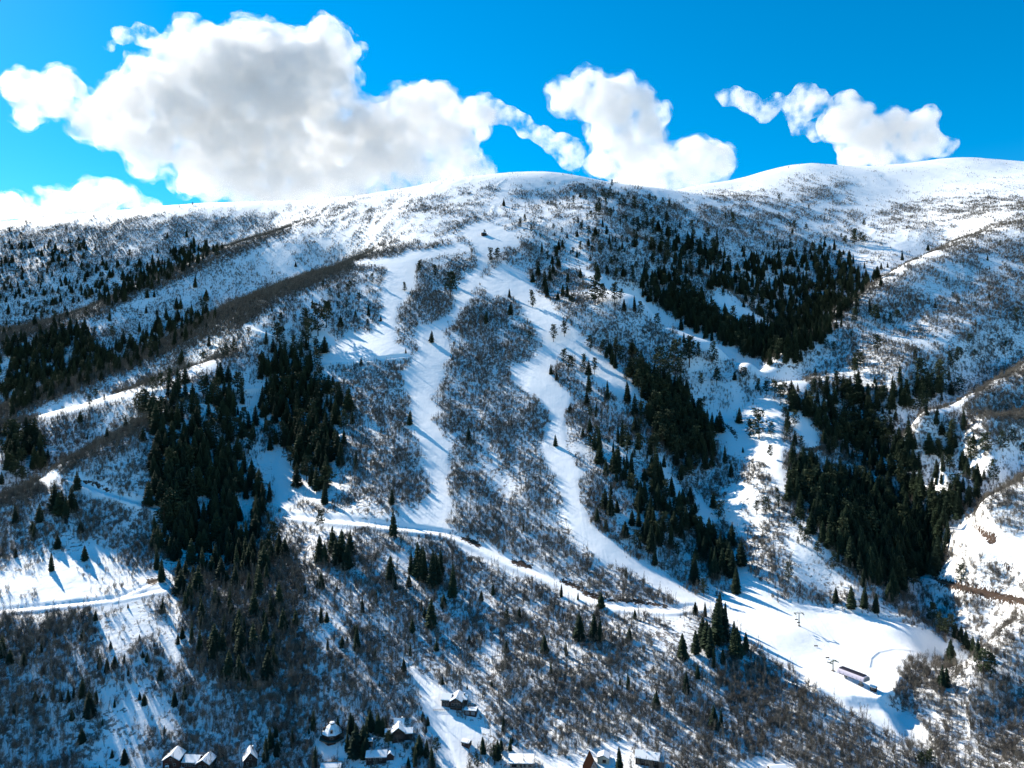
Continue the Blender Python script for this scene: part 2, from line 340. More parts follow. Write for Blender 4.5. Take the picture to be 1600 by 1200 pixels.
# uneven ground: hollows, rills running down the face, hummocks
fade = 1-.85*run_g
near_base = np.exp(-(((X-170)/120)**2+((Y-455)/70)**2))
big = perlin(X/170+3, Y/170+7, 1)*5.0 + perlin(X/75+.5, Y/95, 2)*2.2
rill = -np.abs(perlin(X/46+perlin(X/70, Y/70, 9)*1.5, Y/120, 3))*(1.7+1.5*sstep(520, 700, Y))
fine = perlin(X/28, Y/28, 4)*.75 + perlin(X/12, Y/12, 5)*.28 + perlin(X/5.5, Y/5.5, 6)*.13
dome = sstep(1900, 1500, Y)                   # the windblown summit is smoother
Z = Z + (big*.8*(1-.5*run_g) + rill*fade*(.35+.65*dome))*(1-near_base)*sstep(260, 380, Y) + fine*(.25+.75*fade)*(.5+.5*dome)

# benches cut into the slope: ski roads, lanes, the flat round the lift station
ROADS = [  # half width in metres, picture points along the middle
 (4.6, [(440,806),(500,813),(560,818),(620,826),(690,833),(740,850),(800,882),(868,909),(905,932),(960,950),(1040,956),(1092,950)]),
 (3.0, [(-40,960),(60,950),(180,938),(264,920)]), (2.0, [(180,938),(212,924),(250,908)]),
 (3.6, [(112,750),(140,764),(180,776),(244,796)]), (3.6, [(386,506),(400,516),(450,529),(505,530)]),
 (3.2, [(500,570),(572,565),(634,558)]), (2.8, [(225,620),(330,611),(412,605)]),
 (3.0, [(1446,902),(1500,917),(1560,931),(1630,944)]), (2.6, [(-10,704),(50,703),(110,706),(150,693)]),
 (6.0, [(1484,824),(1520,840),(1570,862),(1630,895)]), (1.8, [(720,963),(780,957),(830,946)]),
 (3.4, [(642,1045),(670,1085),(668,1112),(690,1165),(706,1215)]), (2.4, [(1240,942),(1330,958),(1450,982)]),
 (2.4, [(1340,708),(1420,742),(1480,778)]),
]
def polyline_dist(px, py, pts):
    best = np.full(px.shape, 1e9); zz = np.zeros(px.shape)
    for (a, b) in zip(pts[:-1], pts[1:]):
        d = b[:2]-a[:2]; L2 = max((d**2).sum(), 1e-6)
        s = np.clip(((px-a[0])*d[0]+(py-a[1])*d[1])/L2, 0, 1)
        dist = np.hypot(px-(a[0]+s*d[0]), py-(a[1]+s*d[1]))
        k = dist < best; best[k] = dist[k]; zz[k] = (a[2]+s*(b[2]-a[2]))[k]
    return best, zz
road_g = np.zeros(Z.shape)
for hw, pts in ROADS:
    u_ = []; v_ = []
    for (a, b) in zip(pts[:-1], pts[1:]):
        for s in np.linspace(0, 1, 5)[:-1]: u_.append(a[0]+(b[0]-a[0])*s); v_.append(a[1]+(b[1]-a[1])*s)
    u_.append(pts[-1][0]); v_.append(pts[-1][1])
    g = hit(u_, v_, Z)
    d0 = np.median(g[:,1]); ok = np.abs(g[:,1]-d0) < 160; g = g[ok]
    for _ in range(3): g[1:-1] = .25*g[:-2]+.5*g[1:-1]+.25*g[2:]
    r0 = np.searchsorted(ry, g[:,1].min()-25); r1 = np.searchsorted(ry, g[:,1].max()+25)
    c0 = np.searchsorted(tc, (g[:,0]/g[:,1]).min()-.06); c1 = np.searchsorted(tc, (g[:,0]/g[:,1]).max()+.06)
    sl = (slice(r0, r1), slice(c0, c1))
    dist, zz = polyline_dist(X[sl], Y[sl], g)
    w = 1-sstep(hw, hw*1.9, dist)
    Z[sl] = Z[sl]*(1-w)+zz*w
    road_g[sl] = np.maximum(road_g[sl], 1-sstep(hw*.8, hw*1.2, dist))

# the levelled pad of the lift base with its steep edge
pad_uv = [(1262,1030),(1300,1010),(1350,1008),(1400,1018),(1412,1040),(1405,1062),(1400,1082),(1372,1097),(1320,1092),(1280,1075)]
pad = hit([p[0] for p in pad_uv], [p[1] for p in pad_uv], Z)
A_ = np.c_[pad[:,:2]-pad[:,:2].mean(0), np.ones(len(pad))]; co, *_ = np.linalg.lstsq(A_, pad[:,2], rcond=None)
co[:2] *= .7
closed = np.r_[pad, pad[:1]]
r0 = np.searchsorted(ry, pad[:,1].min()-45); r1 = np.searchsorted(ry, pad[:,1].max()+45)
sl = (slice(r0, r1), slice(np.searchsorted(tc, .33), np.searchsorted(tc, .66)))
dist, _z = polyline_dist(X[sl], Y[sl], closed)
sgn = np.where(inside([tuple(p[:2]) for p in pad], X[sl], Y[sl]), -1., 1.)*dist
plane = co[0]*(X[sl]-pad[:,0].mean())+co[1]*(Y[sl]-pad[:,1].mean())+co[2]
front = sstep(pad[:,1].mean()+12, pad[:,1].mean()-12, Y[sl])
back = sstep(pad[:,1].mean()-6, pad[:,1].mean()+16, Y[sl]); lft = sstep(pad[:,0].mean()+4, pad[:,0].mean()-10, X[sl])
w = 1-sstep(-3., 8+26*np.maximum(back, lft), sgn)
lip = np.exp(-((sgn+.5)/2.2)**2)*.9*front
drop = front*sstep(0, 8, sgn)*(1-sstep(18, 50, sgn))*7.0
Z[sl] = Z[sl]*(1-w)+plane*w+lip*(1-lft)-drop*(1-.6*lft)

# a low curved bank of ploughed snow behind the lift, and the trampled edge of the pad
for hgt, wd, pts in ((.7, .9, [(1358,1042),(1361,1028),(1372,1019),(1395,1014),(1425,1017)]), (.7, 1.2, [(1290,1070),(1330,1087),(1370,1092),(1398,1078),(1404,1058)])):
    g = hit([p[0] for p in pts], [p[1] for p in pts], Z)
    dist, _z = polyline_dist(X[sl], Y[sl], g); Z[sl] += hgt*np.exp(-(dist/wd)**2)
q_ = Z/Y
vis = visible_mask(Z, .6)
run_g = np.maximum(lookup(run_soft, X, Y, Z)*vis, road_g)
dirt_g = lookup(dirt_map, X, Y, Z)*vis
wx = (perlin(X/17, Y/17, 31)*1.3+perlin(X/7, Y/7, 32)*.6)*5; wz = (perlin(X/17+9, Y/17, 33)*1.3+perlin(X/7, Y/7+5, 34)*.6)*4
cover_g = lookup(cover_map, X+wx, Y, Z+wz); vis_bush = visible_mask(Z, 5.)
cover_g = np.where(vis_bush, cover_g, np.where(Y > 1620, .03, .6))*(1-road_g)
# ------------------------------------------------------------------ helpers
def link(o): C.objects.link(o); return o
def tag(o, label=None, cat=None, group=None, kind=None):
    if label: o['label'] = label
    if cat: o['category'] = cat
    if group: o['group'] = group
    if kind: o['kind'] = kind
    return o
def mesh_np(name, verts, faces, smooth=False):
    """mesh from arrays; faces all of one size"""
    verts = np.asarray(verts, np.float32); faces = np.asarray(faces, np.int32); k = faces.shape[1]
    me = bpy.data.meshes.new(name)
    me.vertices.add(len(verts)); me.vertices.foreach_set('co', verts.ravel())
    me.loops.add(faces.size); me.loops.foreach_set('vertex_index', faces.ravel())
    me.polygons.add(len(faces)); me.polygons.foreach_set('loop_start', np.arange(0, faces.size, k, dtype=np.int32))
    me.polygons.foreach_set('loop_total', np.full(len(faces), k, np.int32))
    if smooth: me.polygons.foreach_set('use_smooth', np.ones(len(faces), bool))
    me.update(calc_edges=True); me.validate()
    return me
def add_attr(me, name, vals):
    a = me.attributes.new(name, 'FLOAT', 'POINT'); a.data.foreach_set('value', np.asarray(vals, np.float32).ravel())
def N(nt, t, **kw):
    n = nt.nodes.new(t)
    for k, v in kw.items():
        if k in n.inputs.keys() if hasattr(n.inputs, 'keys') else False: n.inputs[k].default_value = v
        else: setattr(n, k, v)
    return n
def mat(name, col, rough=.8, var=0., scale=1., spec=.2, metal=0., col2=None, per_object=False, bump=0., bscale=4.):
    m = bpy.data.materials.new(name); m.use_nodes = True; nt = m.node_tree; b = nt.nodes['Principled BSDF']
    b.inputs['Roughness'].default_value = rough; b.inputs['Specular IOR Level'].default_value = spec; b.inputs['Metallic'].default_value = metal
    tex = nt.nodes.new('ShaderNodeTexCoord')
    c2 = col2 or tuple(max(0, c*(1-var)) for c in col)
    mx = nt.nodes.new('ShaderNodeMix'); mx.data_type = 'RGBA'
    mx.inputs[6].default_value = (*col, 1); mx.inputs[7].default_value = (*c2, 1)
    if per_object:
        oi = nt.nodes.new('ShaderNodeObjectInfo'); nt.links.new(oi.outputs['Random'], mx.inputs[0])
    else:
        nz = nt.nodes.new('ShaderNodeTexNoise'); nz.inputs['Scale'].default_value = scale; nz.inputs['Detail'].default_value = 4
        nt.links.new(tex.outputs['Object'], nz.inputs['Vector']); nt.links.new(nz.outputs['Fac'], mx.inputs[0])
    nt.links.new(mx.outputs[2], b.inputs['Base Color'])
    if bump:
        nb = nt.nodes.new('ShaderNodeTexNoise'); nb.inputs['Scale'].default_value = bscale; nb.inputs['Detail'].default_value = 4
        nt.links.new(tex.outputs['Object'], nb.inputs['Vector'])
        bp = nt.nodes.new('ShaderNodeBump'); bp.inputs['Strength'].default_value = bump; bp.inputs['Distance'].default_value = .1
        nt.links.new(nb.outputs['Fac'], bp.inputs['Height']); nt.links.new(bp.outputs[0], b.inputs['Normal'])
    return m

# ------------------------------------------------------------------ the ground: one sheet of snow
def snow_ground_material():
    m = bpy.data.materials.new('snow_ground'); m.use_nodes = True; nt = m.node_tree; L = nt.links.new
    b = nt.nodes['Principled BSDF']; b.inputs['Roughness'].default_value = .75; b.inputs['Specular IOR Level'].default_value = .12
    tc_ = nt.nodes.new('ShaderNodeTexCoord')
    def noise(scale, detail=4, rough=.55, dist=0.):
        n = nt.nodes.new('ShaderNodeTexNoise'); n.inputs['Scale'].default_value = scale; n.inputs['Detail'].default_value = detail
        n.inputs['Roughness'].default_value = rough; n.inputs['Distortion'].default_value = dist
        L(tc_.outputs['Object'], n.inputs['Vector']); return n
    def attr(n_):
        a = nt.nodes.new('ShaderNodeAttribute'); a.attribute_name = n_; return a.outputs['Fac']
    def math_(op, a, b_, clamp=False):
        n = nt.nodes.new('ShaderNodeMath'); n.operation = op; n.use_clamp = clamp
        for i, v in enumerate((a, b_)):
            if isinstance(v, (int, float)): n.inputs[i].default_value = v
            else: L(v, n.inputs[i])
        return n.outputs[0]
    def ramp(x, lo, hi):
        n = nt.nodes.new('ShaderNodeMapRange'); n.interpolation_type = 'SMOOTHSTEP'; L(x, n.inputs[0]); n.inputs[1].default_value = lo; n.inputs[2].default_value = hi
        return n.outputs[0]
    def mix(f, a, b_):
        n = nt.nodes.new('ShaderNodeMix'); n.data_type = 'RGBA'; L(f, n.inputs[0])
        for i, v in ((6, a), (7, b_)):
            if isinstance(v, tuple): n.inputs[i].default_value = (*v, 1)
            else: L(v, n.inputs[i])
        return n.outputs[2]
    # dead leaves, stalks and bare earth between the bushes
    lit_n = noise(.33, 5, .65); lit2 = noise(.06, 3, .5)
    cov = attr('brush')
    t = math_('ADD', math_('MULTIPLY', cov, .17), math_('MULTIPLY', math_('SUBTRACT', lit2.outputs['Fac'], .5), .35))
    litter = ramp(math_('ADD', lit_n.outputs['Fac'], t), .66, .74)
    litter = math_('MULTIPLY', litter, ramp(cov, .12, .5))
    lc = mix(noise(1.3, 3).outputs['Fac'], (.055, .045, .038), (.14, .115, .095))
    col = mix(math_('MULTIPLY', litter, .85), (.87, .885, .90), lc)
    dn = noise(.5, 5, .6)
    dirt = ramp(math_('ADD', attr('dirt'), math_('MULTIPLY', math_('SUBTRACT', dn.outputs['Fac'], .5), 2.6)), .42, .58)
    dirt = math_('MULTIPLY', dirt, ramp(attr('dirt'), .05, .3))
    dc = mix(noise(1.1, 4).outputs['Fac'], (.024, .016, .012), (.085, .056, .042))
    col = mix(dirt, col, dc)
    L(col, b.inputs['Base Color'])
    run = attr('run')
    rough_h = math_('ADD', math_('MULTIPLY', noise(.22, 5, .6).outputs['Fac'], .9), math_('MULTIPLY', noise(1.1, 3, .6).outputs['Fac'], .3))
    bp = nt.nodes.new('ShaderNodeBump'); bp.inputs['Distance'].default_value = 1.0
    L(math_('SUBTRACT', .6, math_('MULTIPLY', run, .25)), bp.inputs['Strength'])
    # ski tracks and groomer lines run down the fall line
    sx = nt.nodes.new('ShaderNodeMapping'); sx.inputs['Scale'].default_value = (.75, .035, .035); L(tc_.outputs['Object'], sx.inputs['Vector'])
    tn = nt.nodes.new('ShaderNodeTexNoise'); tn.inputs['Scale'].default_value = 1.; tn.inputs['Detail'].default_value = 5; tn.inputs['Roughness'].default_value = .65; tn.inputs['Distortion'].default_value = .6; L(sx.outputs[0], tn.inputs['Vector'])
    open_h = math_('ADD', math_('MULTIPLY', tn.outputs['Fac'], .5), math_('MULTIPLY', noise(.07, 6, .6).outputs['Fac'], 1.9))
    rough_h = math_('ADD', math_('MULTIPLY', rough_h, math_('SUBTRACT', 1., math_('MULTIPLY', run, .75))), math_('MULTIPLY', open_h, run))
    L(rough_h, bp.inputs['Height']); L(bp.outputs[0], b.inputs['Normal'])
    return m
nr, nc = Z.shape
idx = np.arange(nr*nc).reshape(nr, nc)
faces = np.stack([idx[:-1,:-1], idx[:-1,1:], idx[1:,1:], idx[1:,:-1]], -1).reshape(-1, 4)
gm = mesh_np('snow_ground', np.stack([X, Y, Z], -1).reshape(-1, 3), faces, True)
add_attr(gm, 'brush', cover_g); add_attr(gm, 'run', run_g); add_attr(gm, 'dirt', dirt_g)
gm.materials.append(snow_ground_material())
ground = link(bpy.data.objects.new('snow_ground', gm)); tag(ground, kind='structure')
# ------------------------------------------------------------------ plants
M_FIR = mat('fir_needles', (.020, .036, .025), .85, col2=(.042, .062, .034), per_object=True, spec=.1)
M_PINE = mat('pine_needles', (.022, .036, .022), .85, col2=(.045, .058, .030), per_object=True, spec=.1)
M_BARK = mat('conifer_bark', (.075, .055, .042), .9, .5, 3.)
M_TWIG = mat('bare_twigs', (.062, .055, .048), .9, col2=(.22, .198, .168), per_object=True, spec=.1)
M_ASPEN = mat('aspen_bark', (.085, .073, .057), .9, col2=(.21, .19, .155), per_object=True, spec=.1)

class Tri:                                    # collects triangles
    def __init__(s): s.v = []; s.f = []
    def tri(s, a, b, c):
        n = len(s.v); s.v += [a, b, c]; s.f.append((n, n+1, n+2))
    def mesh(s, name, m):
        me = mesh_np(name, np.array(s.v), np.array(s.f)); me.materials.append(m); return me
def blade(T_, p0, p1, w, rng):
    """a tapering flat twig from p0 to p1"""
    d = np.subtract(p1, p0); r = rng.normal(size=3); s = np.cross(d, r); s *= w*.5/max(np.linalg.norm(s), 1e-9)
    T_.tri(p0-s, p0+s, np.asarray(p1))
def trunk_mesh(name, r0, h, m, lean=0., sides=6):
    v = []; f = []; lv = [(0, 1.25), (.06, 1.), (.35, .75), (.7, .42), (1., .08)]
    for (t, k) in lv:
        for i in range(sides):
            a = 2*np.pi*i/sides; v.append((r0*k*math.cos(a)+lean*t*t, r0*k*math.sin(a), h*t))
    for l in range(len(lv)-1):
        for i in range(sides):
            j = (i+1) % sides; f.append((l*sides+i, l*sides+j, (l+1)*sides+j, (l+1)*sides+i))
    me = mesh_np(name, v, f); me.materials.append(m); return me

def fir_crown(seed, width=.19, bare=.06, rag=.25):
    rng = np.random.RandomState(seed); T_ = Tri(); nw = 26
    for w in range(nw):
        z = bare+(1-bare)*((w+.5*rng.rand())/nw); rem = 1-z
        Lm = width*(rem**.78)*(1.12-.25*math.exp(-((z-bare)/.08)**2)*1.4)+.006
        nb = 9 if z < .8 else 6
        a0 = rng.rand()*6.28
        for k in range(nb):
            a = a0+2*np.pi*k/nb+rng.normal()*.2; Lb = Lm*(1-rag+2*rag*rng.rand())
            if rng.rand() < .07: continue
            d = np.array([math.cos(a), math.sin(a), 0]); side = np.array([-d[1], d[0], 0])
            droop = (.10-.55*(1-z))*Lb
            root = np.array([0, 0, z]); mid = root+d*Lb*.55+np.array([0, 0, droop*.35]); tip = root+d*Lb+np.array([0, 0, droop])
            wd = Lb*.36+.006
            T_.tri(root, mid+side*wd, tip); T_.tri(root, tip, mid-side*wd)
            for s_ in (-1, 1):
                q = mid+side*wd*s_*.7+d*Lb*.12
                T_.tri(mid, q+side*s_*wd*.55+d*Lb*.22-np.array([0, 0, .010+.03*rng.rand()]), q-np.array([0, 0, .02+.035*rng.rand()]))
            T_.tri(root+d*Lb*.2, mid+np.array([0, 0, -.025-.02*rng.rand()])+side*wd*.3, tip-np.array([0, 0, .012]))
    for k in range(5):                        # the dense heart of the crown
        a = 2*np.pi*k/5; b = 2*np.pi*(k+1)/5; r = width*.38
        T_.tri(np.array([r*math.cos(a), r*math.sin(a), bare+.04]), np.array([r*math.cos(b), r*math.sin(b), bare+.04]), np.array([0, 0, 1.]))
    return T_
def pine_crown(seed, width=.24, bare=.26):
    rng = np.random.RandomState(seed); T_ = Tri()
    def clump(c, r, n):
        for _ in range(n):
            p = c+rng.normal(size=3)*np.array([r, r, r*.55])*.55
            u = rng.normal(size=3); u /= np.linalg.norm(u); v = np.cross(u, rng.normal(size=3)); v /= np.linalg.norm(v)
            s = r*(.35+.4*rng.rand()); T_.tri(p+u*s, p-u*s*.5+v*s*.7, p-u*s*.5-v*s*.7)
    nb = 34
    for k in range(nb):
        z = bare+(1-bare)*((k+rng.rand()*.6)/nb)*.97; t = (z-bare)/(1-bare)
        prof = (math.sin(min(1, t*1.15+.22)*math.pi*.86))**.75
        Lb = width*prof*(.45+.65*rng.rand()); a = k*2.4+rng.normal()*.5
        d = np.array([math.cos(a), math.sin(a), .12+.2*t])
        p0 = np.array([0, 0, z]); p1 = p0+d*Lb
        blade(T_, p0, p1, .016, rng)
        clump(p1, .050+.02*rng.rand(), 13); clump(p0+d*Lb*.5, .052, 9)
    clump(np.array([0, 0, .98]), .035, 12)
    return T_
FIRS = [(fir_crown(11+i, w, b, r).mesh('crown', M_FIR), trunk_mesh('trunk', .013, .95, M_BARK)) for i, (w, b, r) in
        enumerate([(.165, .05, .22), (.20, .04, .28), (.14, .06, .3), (.18, .10, .35), (.22, .05, .3), (.115, .04, .25)])]
PINES = [(pine_crown(51+i, w, b).mesh('crown', M_PINE), trunk_mesh('trunk', .017, .93, M_BARK)) for i, (w, b) in
         enumerate([(.24, .22), (.20, .30), (.27, .18), (.19, .14), (.23, .34)])]

def bush(seed, n=11, spread=.42, tips=7):
    rng = np.random.RandomState(seed); T_ = Tri()
    for k in range(n):
        a = rng.rand()*6.28; r = spread*math.sqrt(rng.rand()); b0 = np.array([.22*r*math.cos(a), .22*r*math.sin(a), -.05])
        hh = .72+.3*rng.rand(); top = np.array([r*1.25*math.cos(a), r*1.25*math.sin(a), hh*(1-.25*r)])
        blade(T_, b0, top, .032, rng)
        for j in range(tips):
            t = .25+.7*rng.rand(); p = b0+(top-b0)*t; aa = rng.rand()*6.28; l = .20+.22*rng.rand()
            q = p+np.array([math.cos(aa)*l*.75, math.sin(aa)*l*.62, l*.85]); blade(T_, p, q, .027, rng)
            if j % 2: 
                p2 = p+(q-p)*.5; aa += 1+rng.rand(); blade(T_, p2, p2+np.array([math.cos(aa)*.13, math.sin(aa)*.13, .16]), .023, rng)
    return T_.mesh('bush', M_TWIG)
def bare_tree(seed, n=24):
    rng = np.random.RandomState(seed); T_ = Tri(); lean = rng.normal()*.05
    top = np.array([lean, rng.normal()*.05, 1.])
    for k in range(3):
        a = 2.1*k; s = np.array([math.cos(a), math.sin(a), 0])*.014; b = np.array([math.cos(a+2.1), math.sin(a+2.1), 0])*.014
        T_.tri(s-np.array([0, 0, .03]), b-np.array([0, 0, .03]), top)
    for k in range(n):
        t = .28+.68*rng.rand(); p = top*t; a = rng.rand()*6.28; l = .30*(1.12-t)+.05
        q = p+np.array([math.cos(a)*l*.62, math.sin(a)*l*.62, l*.85]); blade(T_, p, q, .017, rng)
        for j in range(2):
            p2 = p+(q-p)*(.35+.5*rng.rand()); aa = rng.rand()*6.28; m_ = l*.5
            blade(T_, p2, p2+np.array([math.cos(aa)*m_*.6, math.sin(aa)*m_*.6, m_*.8]), .013, rng)
    return T_.mesh('bare_tree', M_ASPEN)

def scatter(name, pts, rots, scl, idx, meshes):
    """one object: every point carries a copy of one of the meshes (geometry nodes)"""
    col = bpy.data.collections.new(name+'_kinds')
    for i, parts in enumerate(meshes):
        parts = parts if isinstance(parts, tuple) else (parts,)
        bm = bmesh.new(); mats = []
        for p in parts:
            n0 = len(bm.faces); bm.from_mesh(p); bm.faces.ensure_lookup_table()
            for f in bm.faces[n0:]: f.material_index = len(mats)
            mats.append(p.materials[0])
        me = bpy.data.meshes.new(f'{name}_{i}'); bm.to_mesh(me); bm.free()
        for m_ in mats: me.materials.append(m_)
        col.objects.link(bpy.data.objects.new(f'{name}_kind_{i:02d}', me))
    me = bpy.data.meshes.new(name); me.vertices.add(len(pts)); me.vertices.foreach_set('co', np.asarray(pts, np.float32).ravel())
    a = me.attributes.new('rot', 'FLOAT_VECTOR', 'POINT'); a.data.foreach_set('vector', np.asarray(rots, np.float32).ravel())
    a = me.attributes.new('scl', 'FLOAT_VECTOR', 'POINT'); a.data.foreach_set('vector', np.asarray(scl, np.float32).ravel())
    a = me.attributes.new('idx', 'INT', 'POINT'); a.data.foreach_set('value', np.asarray(idx, np.int32))
    o = link(bpy.data.objects.new(name, me))
    g = bpy.data.node_groups.new(name, 'GeometryNodeTree')
    g.interface.new_socket('Geometry', in_out='INPUT', socket_type='NodeSocketGeometry'); g.interface.new_socket('Geometry', in_out='OUTPUT', socket_type='NodeSocketGeometry')
    gi = g.nodes.new('NodeGroupInput'); go = g.nodes.new('NodeGroupOutput')
    ip = g.nodes.new('GeometryNodeInstanceOnPoints'); ci = g.nodes.new('GeometryNodeCollectionInfo')
    ci.inputs['Collection'].default_value = col; ci.inputs['Separate Children'].default_value = True; ci.inputs['Reset Children'].default_value = True
    def na(n, t):
        x = g.nodes.new('GeometryNodeInputNamedAttribute'); x.data_type = t; x.inputs['Name'].default_value = n; return x.outputs['Attribute']
    g.links.new(gi.outputs[0], ip.inputs['Points']); g.links.new(ci.outputs[0], ip.inputs['Instance']); ip.inputs['Pick Instance'].default_value = True
    g.links.new(na('idx', 'INT'), ip.inputs['Instance Index']); g.links.new(na('rot', 'FLOAT_VECTOR'), ip.inputs['Rotation']); g.links.new(na('scl', 'FLOAT_VECTOR'), ip.inputs['Scale'])
    g.links.new(ip.outputs[0], go.inputs[0])
    md = o.modifiers.new('scatter', 'NODES'); md.node_group = g
    return o

# bushes and bare young trees: far too many to count
rng = np.random.RandomState(5)
def spread(n_try, ymin, ymax, tmax):
    """points spread evenly over the ground between two distances"""
    y = np.sqrt(rng.rand(n_try)*(ymax**2-ymin**2)+ymin**2); t = (rng.rand(n_try)*2-1)*tmax
    return t*y, y
def grid_at(G, x, y):
    c = np.clip(np.searchsorted(tc, x/y), 1, len(tc)-1); r = np.clip(np.searchsorted(ry, y), 1, len(ry)-1)
    return G[r, c]
bp, bs, bk = [], [], []
ZONES = [(225, 480, 3.0, 1.0), (480, 800, 3.5, 1.0), (800, 1250, 4.4, 1.0), (1250, 2100, 6.5, 1.0), (2100, 2700, 22., 1.1)]
THICK = [(225, 560, 2.6, 1.), (560, 1250, 2.6, .9), (1250, 1700, 4.5, .95)]   # more again where the thickets close up
for thick, (y0, y1, per, size) in [(False, z) for z in ZONES]+[(True, z) for z in THICK]:
    area = 1.02*(y1**2-y0**2); x, y = spread(int(area/per), y0, y1, 1.02)
    cov = grid_at(cover_g, x, y)
    patch = perlin(x/75+4, y/110+9, 24)*.8+perlin(x/34+4, y/50+9, 21)*1.2+perlin(x/12+4, y/16+9, 22)*.9
    p = np.clip(cov+(patch+.02)*1.35*np.maximum(1-np.abs(cov*2-1)**2., np.where(cov > .5, .62, 0)), 0, 1)**1.35
    p = np.where(cov > 1, 1., p*(.66+.34*np.clip(cov, 0, 1)))
    if thick: p = np.where(cov > .98, np.clip((cov-.92)*3.2, 0, 1)*np.clip(.75+patch*.5, .3, 1), 0)
    k = rng.rand(len(x)) < p
    x, y = x[k], y[k]; cov = cov[k]
    seen = grid_at(vis_bush, x, y); keep = seen | (rng.rand(len(x)) < .35)
    x, y, cov = x[keep], y[keep], cov[keep]
    z = ground_z(x, y, Z)
    h = (2.3+2.9*rng.rand(len(x))**1.3)*size*(.75+.35*np.clip(cov, 0, 1))
    tall = perlin(x/60, y/60, 23) > .02
    kind = np.where(rng.rand(len(x)) < np.where(tall, .6, .3), 6+rng.randint(0, 4, len(x)), rng.randint(0, 6, len(x)))
    h = np.where(kind >= 6, h*(1.5+.7*rng.rand(len(x))), h)
    w = h*(.62+.42*rng.rand(len(x)))*np.where(kind >= 6, .85, 1.1)
    bp.append(np.c_[x, y, z-.15]); bs.append(np.c_[w, w, h]); bk.append(kind)
bp = np.concatenate(bp); bs = np.concatenate(bs); bk = np.concatenate(bk)
br = np.c_[rng.normal(size=len(bp))*.08, rng.normal(size=len(bp))*.08, rng.rand(len(bp))*6.283]

brush_o = scatter('bare_brush', bp, br, bs, bk, [bush(100+i, n=11+2*(i % 3), spread=.38+.05*(i % 2)) for i in range(6)]+[bare_tree(200+i) for i in range(4)])
tag(brush_o, 'bare grey brown oak brush and young aspens covering the snowy slopes', 'brush', kind='stuff')
